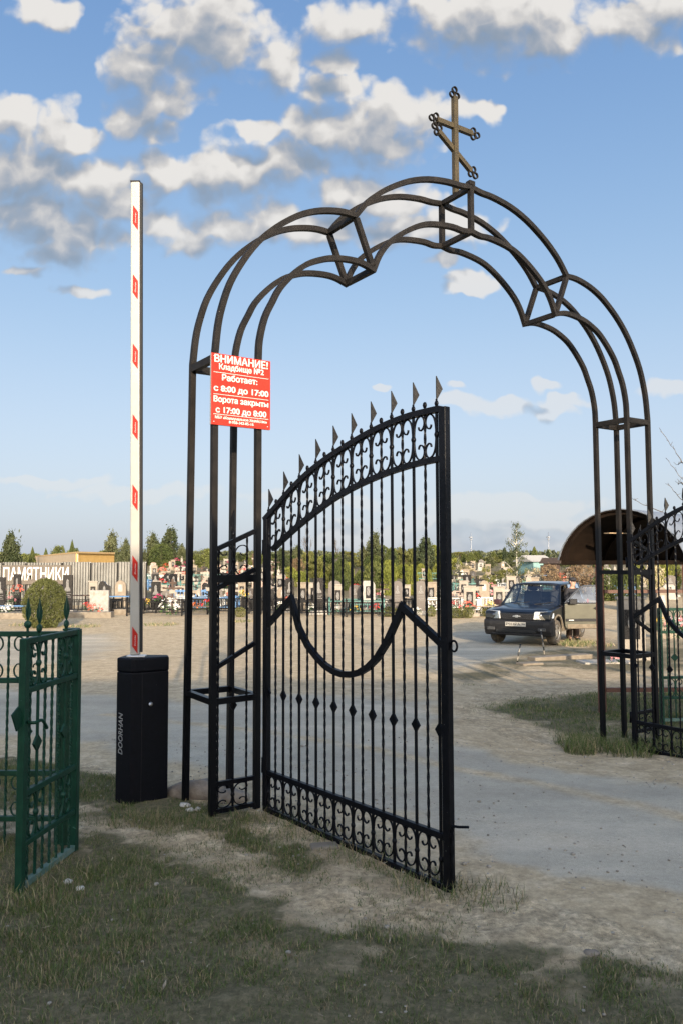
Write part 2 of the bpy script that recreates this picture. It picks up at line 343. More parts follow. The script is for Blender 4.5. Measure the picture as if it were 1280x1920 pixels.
def arch_paint():
    """old brown coat above, fresh black coat brushed over the lower posts"""
    m = bpy.data.materials.new('arch_paint'); m.use_nodes = True; nt = m.node_tree; N = nt.nodes; L = nt.links
    b = N['Principled BSDF']; b.inputs['Specular IOR Level'].default_value = .16; tc = N.new('ShaderNodeTexCoord'); sp = N.new('ShaderNodeSeparateXYZ'); L.new(tc.outputs['Object'], sp.inputs[0])
    n1 = N.new('ShaderNodeTexNoise'); n1.inputs['Scale'].default_value = 3.1; n1.inputs['Detail'].default_value = 1
    mp = N.new('ShaderNodeMapping'); mp.inputs['Scale'].default_value = (1, 1, .05); L.new(tc.outputs['Object'], mp.inputs[0]); L.new(mp.outputs[0], n1.inputs['Vector'])
    ad = N.new('ShaderNodeMath'); ad.operation = 'MULTIPLY_ADD'; ad.inputs[1].default_value = .55; L.new(n1.outputs['Fac'], ad.inputs[0]); L.new(sp.outputs[2], ad.inputs[2])
    mr = N.new('ShaderNodeMapRange'); mr.inputs['From Min'].default_value = 2.16; mr.inputs['From Max'].default_value = 2.24; L.new(ad.outputs[0], mr.inputs['Value'])
    n2 = N.new('ShaderNodeTexNoise'); n2.inputs['Scale'].default_value = 9; n2.inputs['Detail'].default_value = 6; L.new(tc.outputs['Object'], n2.inputs['Vector'])
    rb = N.new('ShaderNodeValToRGB'); e = rb.color_ramp.elements; e[0].position = .3; e[0].color = (.008, .007, .0063, 1); e[1].position = .75; e[1].color = (.0195, .0163, .0138, 1)
    L.new(n2.outputs['Fac'], rb.inputs[0])
    n3 = N.new('ShaderNodeTexNoise'); n3.inputs['Scale'].default_value = 55; n3.inputs['Detail'].default_value = 2; L.new(tc.outputs['Object'], n3.inputs['Vector'])
    r3 = N.new('ShaderNodeMapRange'); r3.inputs['From Min'].default_value = .77; r3.inputs['From Max'].default_value = .79; L.new(n3.outputs['Fac'], r3.inputs['Value'])
    mx = N.new('ShaderNodeMix'); mx.data_type = 'RGBA'; mx.inputs['A'].default_value = (.003, .0034, .005, 1); L.new(mr.outputs[0], mx.inputs['Factor']); L.new(rb.outputs[0], mx.inputs['B'])
    m2 = N.new('ShaderNodeMix'); m2.data_type = 'RGBA'; m2.inputs['B'].default_value = (.10, .08, .06, 1); L.new(r3.outputs[0], m2.inputs['Factor']); L.new(mx.outputs['Result'], m2.inputs['A'])
    L.new(m2.outputs['Result'], b.inputs['Base Color'])
    rr = N.new('ShaderNodeMapRange'); rr.inputs['To Min'].default_value = .36; rr.inputs['To Max'].default_value = .6; L.new(mr.outputs[0], rr.inputs['Value']); L.new(rr.outputs[0], b.inputs['Roughness'])
    bp = N.new('ShaderNodeBump'); bp.inputs['Strength'].default_value = .06; bp.inputs['Distance'].default_value = .002; L.new(n3.outputs['Fac'], bp.inputs['Height']); L.new(bp.outputs[0], b.inputs['Normal'])
    return m
M_ARCH = arch_paint()
M_CROSS = mat('old_bronze_paint', (.032, .025, .012), (.062, .046, .022), rough=.5, scale=9, spec=.3)
# ---------------------------------------------------------------- terrain
def vnoise(x, y, seed=0):
    x = np.asarray(x, float); y = np.asarray(y, float); xi = np.floor(x).astype(np.int64); yi = np.floor(y).astype(np.int64)
    fx = x - xi; fy = y - yi; fx = fx * fx * (3 - 2 * fx); fy = fy * fy * (3 - 2 * fy)
    def h(a, b):
        n = (a * 374761393 + b * 668265263 + seed * 974711) & 0x7fffffff; n = ((n ^ (n >> 13)) * 1274126177) & 0x7fffffff
        return ((n ^ (n >> 16)) & 0xffff) / 65535.0
    return (h(xi, yi) * (1 - fx) + h(xi + 1, yi) * fx) * (1 - fy) + (h(xi, yi + 1) * (1 - fx) + h(xi + 1, yi + 1) * fx) * fy
def fbm(x, y, seed=0, oct=4):
    a = .5; s = 0; t = 0
    for o in range(oct): s = s + a * vnoise(x * 2 ** o, y * 2 ** o, seed + o * 7); t += a; a *= .5
    return s / t
BASE = [(-400, .0), (5.0, 0), (8, -.04), (12, -.16), (20, -.47), (26, -.58), (36, -.6), (80, .85), (110, 1.8), (150, 2.3), (900, 2.3)]
def zg(x, y):
    x = np.asarray(x, float); y = np.asarray(y, float)
    b = np.interp(y, [p[0] for p in BASE], [p[1] for p in BASE])
    ang = x / np.maximum(y, 1)
    hill = smooth(-.33, -.255, ang)                       # the slope of graves fades out behind the metal fence
    b = np.where(b > -.6, -.6 + (b + .6) * np.where(y > 36, hill, 1), b)
    b = b - .09 * smooth(5.5, 7.6, y) * smooth(.3, 2.4, x) * (1 - smooth(11, 16, y))
    return b
def gz(x, y): return float(zg(x, y))
def gp(px, py):
    """the spot of ground that a line of sight meets"""
    d = ray(px, py); k = 1.0
    lo, hi = .5, 900.0
    for _ in range(60):
        k = (lo + hi) / 2; p = Vector((0, 0, CAM_H)) + d * k
        if p.z > gz(p.x, p.y): lo = k
        else: hi = k
    p = Vector((0, 0, CAM_H)) + d * k; return (p.x, p.y, gz(p.x, p.y))
def at(px, Y): return (px - 640) / FPX * Y * 1.0            # sideways metres of a bearing at a given distance
def poly_d(poly, x, y):
    """signed distance to a polygon, inside negative"""
    P = np.array(poly, float)[:, :2]; d = np.full(x.shape, 1e9); ins = np.zeros(x.shape, bool)
    for i in range(len(P)):
        a = P[i]; b = P[(i + 1) % len(P)]; e = b - a; t = np.clip(((x - a[0]) * e[0] + (y - a[1]) * e[1]) / (e @ e), 0, 1)
        d = np.minimum(d, np.hypot(x - a[0] - t * e[0], y - a[1] - t * e[1]))
        c = (a[1] > y) != (b[1] > y); ins ^= c & (x < a[0] + (y - a[1]) * e[0] / (e[1] if e[1] else 1e-9))
    return np.where(ins, -d, d)
NEAR_EDGE = [gp(*q)[:2] for q in [(-900, 1395), (-100, 1405), (150, 1428), (330, 1472), (480, 1502), (620, 1556), (860, 1650), (1000, 1692), (1130, 1722), (1280, 1765), (1420, 1800)]]
NEAR_EDGE += [(6.0, 3.0), (30, 1.0)]
FAR_EDGE = [gp(*q)[:2] for q in [(-300, 1176), (60, 1178), (260, 1170), (420, 1166), (560, 1158), (700, 1158), (850, 1166), (1000, 1172)]]
ROADP = [(-40, NEAR_EDGE[0][1])] + NEAR_EDGE + [(30, 8)] + [gp(*q)[:2] for q in [(1460, 1425), (1280, 1432), (1100, 1415), (960, 1388), (860, 1352), (850, 1325), (900, 1296), (1130, 1288), (1330, 1290), (1500, 1250), (1130, 1244), (1010, 1228), (1000, 1213), (1140, 1192), (1500, 1192)]] + list(reversed(FAR_EDGE)) + [(-40, FAR_EDGE[0][1])]
ASPH = [gp(*q)[:2] for q in [(-300, 1280), (160, 1296), (360, 1312), (520, 1300), (820, 1316), (850, 1385), (960, 1425), (1280, 1470), (1500, 1500), (1500, 1700), (1280, 1690), (1000, 1625), (860, 1585), (620, 1515), (480, 1470), (330, 1440), (150, 1402), (-300, 1370)]]
ASPH_SHADE2 = [gp(*q)[:2] for q in [(800, 1186), (920, 1180), (1010, 1215), (880, 1250), (790, 1262)]]  # grey asphalt patch with shadow mixed into its tone
ASPH_SHADE3 = [gp(*q)[:2] for q in [(-100, 1190), (190, 1188), (225, 1206), (160, 1240), (-100, 1256)]]  # asphalt grey laid along the shade on the left yard, shadow as colour
GRASSR = [gp(*q)[:2] for q in [(870, 1328), (960, 1308), (1130, 1294), (1330, 1294), (1400, 1400), (1190, 1408), (1090, 1398), (1000, 1366)]]
RUT1 = [gp(*q)[:2] for q in [(1600, 1590), (1280, 1532), (1000, 1468), (860, 1442), (700, 1404), (500, 1372), (200, 1340)]]
RUT2 = [gp(*q)[:2] for q in [(1600, 1700), (1280, 1622), (1000, 1560), (840, 1512), (640, 1450), (330, 1392), (0, 1350)]]
def poly_line(P, x, y):
    d = np.full(x.shape, 1e9); P = np.array(P, float)
    for a, b in zip(P, P[1:]):
        e = b - a; t = np.clip(((x - a[0]) * e[0] + (y - a[1]) * e[1]) / (e @ e), 0, 1); d = np.minimum(d, np.hypot(x - a[0] - t * e[0], y - a[1] - t * e[1]))
    return d
ISLE = [gp(*q)[:2] for q in [(850, 1268), (940, 1236), (1005, 1222), (1130, 1212), (1330, 1215), (1330, 1262), (1120, 1258), (1000, 1252), (910, 1280)]]
def masks(x, y):
    n1 = fbm(x * 1.1, y * 1.1, 3); n2 = fbm(x * 3.7, y * 3.7, 9); wob = (n1 - .5) * .9 + (n2 - .5) * .35
    w = np.clip(y / 9, .35, 2.2)
    asph = 1 - smooth(-.45, .25, (poly_d(ASPH, x, y) + wob * .8) / w)
    asph = np.maximum(asph, .75 * (1 - smooth(-.3, .35, (np.minimum(poly_d(ASPH_SHADE2, x, y), poly_d(ASPH_SHADE3, x, y)) + wob) / w)))  # far yard patches: asphalt grey that also stands for shade
    s1 = np.exp(-(poly_line(RUT1, x, y) / (.10 + .05 * n1)) ** 2) * (.35 + .9 * n2); s2 = np.exp(-(poly_line(RUT2, x, y) / (.16 + .05 * n1)) ** 2) * (.2 + .8 * n2)
    asph = asph * (1 - np.clip(.85 * s1 + .45 * s2, 0, 1))
    # turf on the near side, thinner along the trodden path
    dn = poly_d(ROADP, x, y)
    edge = smooth(.05, .55, dn + wob * .5)
    path = np.exp(-((y + wob * .3 - np.interp(x, [-2.5, -1.6, -1.1, -.1, .6, 1.5], [5.4, 5.25, 4.95, 4.05, 3.78, 3.6])) / np.interp(x, [-1.2, .3], [.45, .30])) ** 2)
    g = edge * (1 - .78 * path) * (.62 + .5 * smooth(.1, -1.3, x + .28 * (y - 4)) + .20 * smooth(-.3, .8, x) * smooth(3.9, 3.0, y))
    g = np.where(y < 7, g, 0)
    lz = np.maximum(smooth(-.1, -.95, x + .28 * (y - 4)), smooth(3.65, 3.25, y) * (.72 + .28 * smooth(1.25, .2, x))) * (1 - .8 * path)
    g = np.clip(g * np.maximum(.85 * lz, .52 + 1.0 * smooth(.40, .60, n1 * .18 + n2 * .32 + fbm(x * 8, y * 8, 17) * .5)), 0, 1)
    g = np.where(y < 7, np.maximum(g, (.50 - .34 * path) * edge * (.55 + .9 * n2)), g)
    gr = (1 - smooth(-.55, .12, poly_d(GRASSR, x, y) + wob * .6)) * (.45 + .55 * smooth(.36, .54, n1 * .6 + n2 * .4))
    g = np.maximum(g, gr)
    isl = .62 * (1 - smooth(-.3, .5, poly_d(ISLE, x, y) + wob * 1.2)) * (.4 + .9 * n2)
    g = np.maximum(g, isl)
    far = smooth(0, 1.8, dn + wob) * smooth(28, 33, y) * (.08 + .34 * n1 + .3 * smooth(38, 48, y))
    mid = smooth(.2, 1.5, dn + wob) * smooth(16, 18, y) * (1 - smooth(28, 32, y)) * (.15 + .6 * n1)
    return asph, np.clip(np.maximum(g, np.maximum(far, mid)), 0, 1), dn

def ground_mat(name, rough=1.0):
    m = bpy.data.materials.new(name); m.use_nodes = True; nt = m.node_tree; N = nt.nodes; L = nt.links; b = N['Principled BSDF']
    b.inputs['Roughness'].default_value = .93; b.inputs['Specular IOR Level'].default_value = .2
    tc = N.new('ShaderNodeTexCoord')
    def nz(scale, det, rough=.6):
        n = N.new('ShaderNodeTexNoise'); n.inputs['Scale'].default_value = scale; n.inputs['Detail'].default_value = det; n.inputs['Roughness'].default_value = rough
        L.new(tc.outputs['Object'], n.inputs['Vector']); return n.outputs['Fac']
    def ramp(f, *st):
        r = N.new('ShaderNodeValToRGB'); e = r.color_ramp.elements
        e[0].position, e[0].color = st[0][0], (*st[0][1], 1); e[1].position, e[1].color = st[-1][0], (*st[-1][1], 1)
        for p, c in st[1:-1]: q = e.new(p); q.color = (*c, 1)
        L.new(f, r.inputs[0]); return r.outputs[0]
    def mix(f, a, c):
        x = N.new('ShaderNodeMix'); x.data_type = 'RGBA'; L.new(f, x.inputs['Factor']); L.new(a, x.inputs['A']); L.new(c, x.inputs['B']); return x.outputs['Result']
    def mul(a, f, lo, hi):
        lo, hi = 1 + (lo - 1) * rough, 1 + (hi - 1) * rough
        r = N.new('ShaderNodeMapRange'); r.inputs['From Min'].default_value = .36; r.inputs['From Max'].default_value = .64; r.inputs['To Min'].default_value = lo; r.inputs['To Max'].default_value = hi; L.new(f, r.inputs['Value'])
        x = N.new('ShaderNodeVectorMath'); x.operation = 'SCALE'; L.new(a, x.inputs[0]); L.new(r.outputs[0], x.inputs['Scale']); return x.outputs[0]
    fine = nz(30, 10, .75); mid = nz(4.2, 8, .68); big = nz(.55, 5); grain = nz(230, 3, .7)
    mp = N.new('ShaderNodeMapping'); mp.inputs['Rotation'].default_value = (0, 0, R(24)); mp.inputs['Scale'].default_value = (.22, 1.5, 1); L.new(tc.outputs['Object'], mp.inputs[0])
    L.new(mp.outputs[0], big.node.inputs['Vector'])
    dirt = ramp(mid, (.3, (.35, .268, .165)), (.5, (.47, .365, .23)), (.72, (.58, .465, .315)))
    clod = nz(11, 7, .7); dirt = mul(mul(mul(dirt, clod, .72, 1.22), fine, .58, 1.34), grain, .80, 1.18)
    asph = ramp(big, (.3, (.325, .287, .222)), (.52, (.41, .362, .28)), (.70, (.54, .465, .355)))
    asph = mul(mul(mul(asph, mid, .86, 1.12), fine, .84, 1.14), grain, .58, 1.40)
    turf = ramp(fine, (.28, (.062, .055, .030)), (.5, (.13, .112, .062)), (.74, (.27, .215, .13)))
    bk = N.new('ShaderNodeMix'); bk.data_type = 'FLOAT'; bk.inputs[0].default_value = .5; L.new(fine, bk.inputs[2]); L.new(clod, bk.inputs[3]); brk = bk.outputs[0]
    at1 = N.new('ShaderNodeAttribute'); at1.attribute_name = 'asphalt'; at2 = N.new('ShaderNodeAttribute'); at2.attribute_name = 'turf'
    def edge(a, lo=.3, hi=.7, k=.9):
        ad = N.new('ShaderNodeMath'); ad.operation = 'MULTIPLY_ADD'; ad.inputs[1].default_value = k; L.new(brk, ad.inputs[0]); L.new(a, ad.inputs[2])
        r = N.new('ShaderNodeMapRange'); r.interpolation_type = 'SMOOTHSTEP'; r.inputs['From Min'].default_value = lo + k * .5 - .02; r.inputs['From Max'].default_value = hi + k * .5; L.new(ad.outputs[0], r.inputs['Value']); return r.outputs[0]
    c = mix(edge(at1.outputs['Fac'], .1, .9, .5), dirt, asph); c = mix(edge(at2.outputs['Fac'], .30, .58, 1.5), c, turf)
    L.new(c, b.inputs['Base Color'])
    bp = N.new('ShaderNodeBump'); bp.inputs['Strength'].default_value = .6 * rough; bp.inputs['Distance'].default_value = .02
    sm = N.new('ShaderNodeMath'); sm.operation = 'MULTIPLY_ADD'; sm.inputs[1].default_value = .25; L.new(grain, sm.inputs[0]); L.new(fine, sm.inputs[2])
    L.new(sm.outputs[0], bp.inputs['Height']); L.new(bp.outputs[0], b.inputs['Normal'])
    return m
M_GROUND = ground_mat('sandy_soil'); M_ROAD = ground_mat('dusty_asphalt', .55)
def axis(fine0, fine1, step, lo, hi, g=1.09):
    a = list(np.arange(fine0, fine1 + 1e-6, step)); s = step
    x = fine1
    while x < hi: s *= g; x += s; a.append(x)
    s = step; x = fine0
    while x > lo: s *= g; x -= s; a.insert(0, x)
    return np.array(a)
def make_ground():
    xs = axis(-2.2, 3.6, .045, -700, 700, 1.085); ys = axis(2.2, 8.5, .045, -300, 900, 1.06)
    X, Y = np.meshgrid(xs, ys); asph, turf, dn = masks(X, Y); Z = zg(X, Y)
    nearw = (1 - smooth(9, 40, Y)) * smooth(-2, 1, Y) * (1 - smooth(8, 30, np.abs(X)))
    Z = Z + nearw * ((fbm(X * 2.3, Y * 2.3, 21) - .5) * .05 + (fbm(X * 11, Y * 11, 5) - .5) * .030 * (1 - .8 * asph)) * np.where(dn < 0, .45, 1.0)
    nx, ny = len(xs), len(ys); V = np.stack([X, Y, Z], -1).reshape(-1, 3)
    i = np.arange(nx * ny).reshape(ny, nx); F = np.stack([i[:-1, :-1], i[:-1, 1:], i[1:, 1:], i[1:, :-1]], -1).reshape(-1, 4)
    fd = dn.reshape(-1)[F].mean(1)
    for name, sel in (('road', fd < 0), ('ground', fd >= 0)):
        f = F[sel]; used = np.unique(f); re = np.full(nx * ny, -1); re[used] = np.arange(len(used)); f = re[f]
        me = bpy.data.meshes.new(name); me.vertices.add(len(used)); me.vertices.foreach_set('co', V[used].ravel())
        me.loops.add(f.size); me.loops.foreach_set('vertex_index', f.ravel().astype(np.int32)); me.polygons.add(len(f))
        me.polygons.foreach_set('loop_start', np.arange(0, f.size, 4, dtype=np.int32)); me.polygons.foreach_set('loop_total', np.full(len(f), 4, np.int32))
        me.polygons.foreach_set('use_smooth', np.ones(len(f), bool)); me.update(calc_edges=True)
        for an, dat in (('asphalt', asph), ('turf', turf)):
            a = me.attributes.new(an, 'FLOAT', 'POINT'); a.data.foreach_set('value', dat.reshape(-1)[used].astype(np.float32))
        me.materials.append(M_ROAD if name == 'road' else M_GROUND); o = bpy.data.objects.new(name, me); col.objects.link(o)
        tag(o, 'dusty grey and sandy roadway running through the gate' if name == 'road' else 'bare sandy soil with thin dry turf', name, None, 'structure')
make_ground()

# grass blades: one object, nobody could count them
def grass_mat():
    m = bpy.data.materials.new('grass_blades'); m.use_nodes = True; nt = m.node_tree; N = nt.nodes; L = nt.links; b = N['Principled BSDF']
    at_ = N.new('ShaderNodeAttribute'); at_.attribute_name = 'tint'; b.inputs['Roughness'].default_value = .6; b.inputs['Specular IOR Level'].default_value = .3
    L.new(at_.outputs['Color'], b.inputs['Base Color']); return m
def make_grass(name, label, X, Y, H, green, wid):
    """blades as bent two-piece strips"""
    n = len(X); Z = zg(X, Y) - .005; th = nrg.uniform(0, 2 * np.pi, n); lean = nrg.uniform(.1, 1.25, n) ; la = nrg.uniform(0, 2 * np.pi, n)
    sx, sy = np.cos(th) * wid / 2, np.sin(th) * wid / 2; lx, ly = np.cos(la) * np.sin(lean) * H, np.sin(la) * np.sin(lean) * H; hz = np.cos(lean * .8) * H
    V = np.zeros((n, 5, 3)); V[:, 0] = np.stack([X - sx, Y - sy, Z], -1); V[:, 1] = np.stack([X + sx, Y + sy, Z], -1)
    mx, my, mz = X + lx * .35, Y + ly * .35, Z + hz * .6
    V[:, 2] = np.stack([mx + sx * .75, my + sy * .75, mz], -1); V[:, 3] = np.stack([mx - sx * .75, my - sy * .75, mz], -1); V[:, 4] = np.stack([X + lx, Y + ly, Z + hz], -1)
    base = np.arange(n)[:, None] * 5; loops = (base + np.array([[0, 1, 2, 3, 3, 2, 4]])).ravel().astype(np.int32)
    me = bpy.data.meshes.new(name); me.vertices.add(n * 5); me.vertices.foreach_set('co', V.ravel()); me.loops.add(n * 7); me.loops.foreach_set('vertex_index', loops)
    me.polygons.add(n * 2); st = (np.arange(n)[:, None] * 7 + np.array([[0, 4]])).ravel().astype(np.int32); me.polygons.foreach_set('loop_start', st)
    me.polygons.foreach_set('loop_total', np.tile([4, 3], n).astype(np.int32)); me.update(calc_edges=True)
    dry = np.array([.30, .24, .135]); g1 = np.array([.046, .074, .018]); g2 = np.array([.125, .155, .046])
    t = nrg.uniform(0, 1, n)[:, None]; c = g1 * (1 - t) + g2 * t; d = (nrg.uniform(0, 1, n) > green)[:, None]; c = np.where(d, dry * nrg.uniform(.55, 1.2, n)[:, None], c)
    C = np.ones((n, 5, 4), np.float32); C[:, :, :3] = c[:, None, :]
    a = me.attributes.new('tint', 'FLOAT_COLOR', 'POINT'); a.data.foreach_set('color', C.ravel())
    me.materials.append(MATS.setdefault('grass', grass_mat()) if 'grass' not in MATS else MATS['grass'])
    o = bpy.data.objects.new(name, me); col.objects.link(o); return tag(o, label, 'grass', None, 'stuff')
def scatter(n, x0, x1, y0, y1):
    X = nrg.uniform(x0, x1, n); Y = nrg.uniform(y0, y1, n); _, g, _ = masks(X, Y)
    cl = smooth(.38, .62, fbm(X * 5.5, Y * 5.5, 33)); k = nrg.uniform(0, 1, n) < np.clip(g * 1.35, 0, 1) * (.35 + .8 * cl); return X[k], Y[k], g[k]
X, Y, G = scatter(560000, -2.9, 3.4, 2.1, 7.0)
make_grass('grass', 'thin patchy green and dry grass on the near verge', X, Y, nrg.uniform(.010, .036, len(X)) * (.6 + .8 * G), .52 + .45 * G * fbm(X * .9, Y * .9, 14) , nrg.uniform(.0018, .0042, len(X)))
X, Y, G = scatter(85000, 1.2, 6.2, 7.4, 12.5)
make_grass('grass', 'dark green grass patch beside the far arch pier', X, Y, nrg.uniform(.02, .06, len(X)) * (.6 + .6 * G), .80, nrg.uniform(.003, .007, len(X)))
def tufts(spots, n, h, green):
    xs, ys, hs = [], [], []
    for (x, y, r) in spots:
        a = nrg.uniform(0, 2 * np.pi, n); q = r * np.sqrt(nrg.uniform(0, 1, n)); xs.append(x + q * np.cos(a)); ys.append(y + q * np.sin(a)); hs.append(nrg.uniform(.3, 1, n) * h)
    X, Y, H = map(np.concatenate, (xs, ys, hs)); return X, Y, H, np.full(len(X), green)
X, Y, H, G = tufts([(2.45, 7.75, .3), (2.62, 7.5, .25), (2.75, 7.65, .28), (2.3, 7.9, .25), (3.0, 7.7, .3), (3.3, 7.4, .4), (2.2, 7.55, .15)], 420, .18, .8)
make_grass('grass', 'tall tuft of grass round the foot of the far pier', X, Y, H, G, nrg.uniform(.003, .007, len(X)))
X, Y, H, G = tufts([(-1.0, 5.15, .22), (-.7, 5.1, .2), (-1.3, 5.25, .2), (-.45, 5.2, .2), (-.2, 5.0, .2), (.1, 4.6, .2), (.45, 4.2, .2), (.7, 4.05, .2), (-1.55, 4.25, .25), (-1.75, 4.1, .3), (-1.45, 4.0, .2), (-1.9, 4.6, .25)], 300, .10, .55)
make_grass('grass', 'short grass tufts under the black gate leaf and pier', X, Y, H, G, nrg.uniform(.002, .005, len(X)))

# pebbles and clods: uncountable
def make_gravel():
    mb = MB(); n = 0
    while n < 1600:
        x = rng.uniform(-2.4, 4); y = rng.uniform(2.4, 8)
        w = float(poly_d(ROADP, np.array([x]), np.array([y]))[0])
        if w < -1.2 and rng.random() > .16: continue
        if w > .5 and rng.random() > .35: continue
        r = rng.uniform(.003, .010) * (1.6 if rng.random() < .08 else 1)
        b0 = len(mb.v); mb.ball((x, y, gz(x, y) + r * .3), r, 6, (1, rng.uniform(.7, 1.3), .6)); n += 1
    return tag(mb.build('gravel', mat('pebble_stone', (.20, .17, .13), (.36, .33, .28), scale=30, rough=.9)), 'small pebbles and clods lying on the soil and road edge', 'gravel', None, 'stuff')
make_gravel()

def make_litter():
    mb = MB()
    for _ in range(170):
        x = rng.uniform(-2.4, 3.6); y = rng.uniform(2.4, 7.2)
        if float(poly_d(ROADP, np.array([x]), np.array([y]))[0]) < -.4 and rng.random() < .8: continue
        z = gz(x, y) + .012; a = rng.uniform(0, 6.28); L = rng.uniform(.006, .032); w = min(L * rng.choice((.12, .12, .5)), .007); c, s_ = math.cos(a) * L, math.sin(a) * L; u, v = -math.sin(a) * w, math.cos(a) * w; t = rng.uniform(0, .02)
        mb.add([(x - c, y - s_, z), (x + u, y + v, z + t * .4), (x + c, y + s_, z + t), (x - u, y - v, z + t * .4)], [(0, 1, 2, 3)])
    return tag(mb.build('litter', mat('dry_leaf_bits', (.16, .115, .065), (.42, .35, .24), scale=3)), 'dry stalks and leaf bits scattered over the verge', 'litter', None, 'stuff')
make_litter()
# ---------------------------------------------------------------- the arch
ARCH_C = Vector((0.995, 6.763, 0)); ARCH_A = 0.587; TH = .1855
arch = thing('gate_arch', 'tall dark brown metal arch of curved square tubes topped with a cross', 'arch', ARCH_C, ARCH_A)
def to_local(w):
    d = Vector((w[0], w[1], 0)) - ARCH_C; ca, sa = math.cos(ARCH_A), math.sin(ARCH_A)
    return (d.x * ca + d.y * sa, -d.x * sa + d.y * ca)
OUT = [(2.335, 3.05), (2.315, 3.24), (2.285, 3.38), (2.228, 3.55), (2.135, 3.72), (2.02, 3.88), (1.88, 4.02), (1.70, 4.15), (1.55, 4.222), (1.41, 4.262), (1.29, 4.28), (1.185, 4.278)]
OUTC = [(1.09, 4.395), (.99, 4.487), (.86, 4.58), (.67, 4.685), (.47, 4.755), (.26, 4.79), (.12, 4.795), (0, 4.812)]
INN = [(2.008, 3.05), (2.0, 3.19), (1.96, 3.355), (1.90, 3.48), (1.84, 3.59), (1.735, 3.71), (1.62, 3.808), (1.5, 3.868), (1.385, 3.905), (1.23, 3.925), (1.12, 3.92), (1.02, 3.892)]
INNC = [(.967, 4.01), (.879, 4.128), (.727, 4.25), (.554, 4.35), (.408, 4.395), (.217, 4.418), (.1, 4.412), (0, 4.428)]
for prof, cen, nm in ((OUT, OUTC, 'o'), (INN, INNC, 'i')):
    for y in (-TH, TH):
        sm = lambda P: [(p.x, p.y) for p in catmull([(a_, b_, 0) for a_, b_ in P], 3)]
        half = sm(prof) + sm([prof[-1]] + cen)[1:]
        pts = [(-u, y, z) for u, z in half] + [(u, y, z) for u, z in reversed(half[:-1])]
        mb = MB(); mb.sweep(pts, .04, .04, N=(0, 1, 0)); mb.build('arch_rib', M_ARCH, arch)
W_OUT, W_IN = 2.335, 2.008
BASES = {(-1, 0, 1): (-1.09, 5.69), (-1, 0, -1): (-.84, 5.29), (-1, 1, 1): (-.81, 5.87), (-1, 1, -1): (-.577, 5.515),
         (1, 1, 1): (2.555, 7.98), (1, 1, -1): (2.77, 7.70), (1, 0, -1): (3.04, 7.88), (1, 0, 1): (2.85, 8.23)}
POSTXY = {}
for (sd, inn, fb), b in BASES.items():
    u = sd * (W_IN if inn else W_OUT); bl = to_local(b); z0 = gz(*b) - .06
    mb = MB(); mb.sweep([(bl[0], bl[1], z0), (u, fb * TH, 3.05)], .04, .04, N=(0, 1, 0)); mb.build('post', M_ARCH, arch)
    POSTXY[(sd, inn, fb)] = (bl, z0, (u, fb * TH))
def post_at(k, z):
    (bx, by), z0, (u, v) = POSTXY[k]; t = (z - z0) / (3.05 - z0); return Vector((bx + (u - bx) * t, by + (v - by) * t, z))
def tie(a, b, w=.04, h=.04, N=(0, 0, 1), cut=.02, name='tie_bar'):
    a = Vector(a); b = Vector(b); d = (b - a).normalized(); MB().sweep([a + d * cut, b - d * cut], w, h, N=N).build(name, M_ARCH, arch)
for sd in (-1, 1):
    for z, hh in ((3.02, .05), (.74, .04)):
        c = [post_at((sd, 0, -1), z), post_at((sd, 1, -1), z), post_at((sd, 1, 1), z), post_at((sd, 0, 1), z)]
        for i in range(4): tie(c[i], c[(i + 1) % 4], .038, hh)
    tie(post_at((sd, 0, -1), 1.54), post_at((sd, 1, -1), 1.54), .036, .05)
    if sd == 1: tie(post_at((sd, 1, -1), 1.54), post_at((sd, 1, 1), 1.54), .036, .04)
for u_o, z_o, u_i, z_i in ((-1.185, 4.278, -1.02, 3.892), (1.185, 4.278, 1.02, 3.892), (0, 4.81, 0, 4.426)):
    for y in (-TH, TH): tie((u_o, y, z_o), (u_i, y, z_i), N=(0, 1, 0))
    tie((u_o, -TH, z_o), (u_o, TH, z_o)); tie((u_i, -TH, z_i), (u_i, TH, z_i))
mb = MB(); mb.box((0, -TH, 4.845), (.062, .05, .034)); mb.build('post_cap', M_ARCH, arch)
# the three-barred cross on the crown
cross = MB(); cross.sweep([(0, 0, 4.832), (0, 0, 5.70)], .046, .04, N=(0, 1, 0)); cr = cross.build('cross', M_CROSS, arch)
def trefoil(x, z, ang, name='trefoil_end'):
    mb = MB()
    for da, dist in ((0, .062), (1.25, .030), (-1.25, .030)):
        a = ang + da; cx, cz = x + math.cos(a) * dist, z + math.sin(a) * dist
        if da == 0: cx, cz = x + math.cos(ang) * .058, z + math.sin(ang) * .058
        ring = [(cx + .0255 * math.cos(k * math.pi / 7), 0, cz + .0255 * math.sin(k * math.pi / 7)) for k in range(14)]
        mb.sweep(ring, .0055, .022, N=(0, 1, 0), closed=True, sm=True)
    return mb.build(name, M_ARCH, cr)
mb = MB(); mb.sweep([(-.205, .004, 5.43), (.205, .004, 5.43)], .042, .036, N=(0, 1, 0)); mb.build('crossbar', M_CROSS, cr)
mb = MB(); mb.sweep([(-.185, .005, 5.335), (.185, .005, 5.085)], .040, .034, N=(0, 1, 0)); mb.build('slanted_bar', M_CROSS, cr)
trefoil(0, 5.705, math.pi / 2); trefoil(-.205, 5.43, math.pi); trefoil(.205, 5.43, 0)
sl = math.atan2(-.25, .37); trefoil(-.185, 5.335, sl + math.pi); trefoil(.185, 5.085, sl)

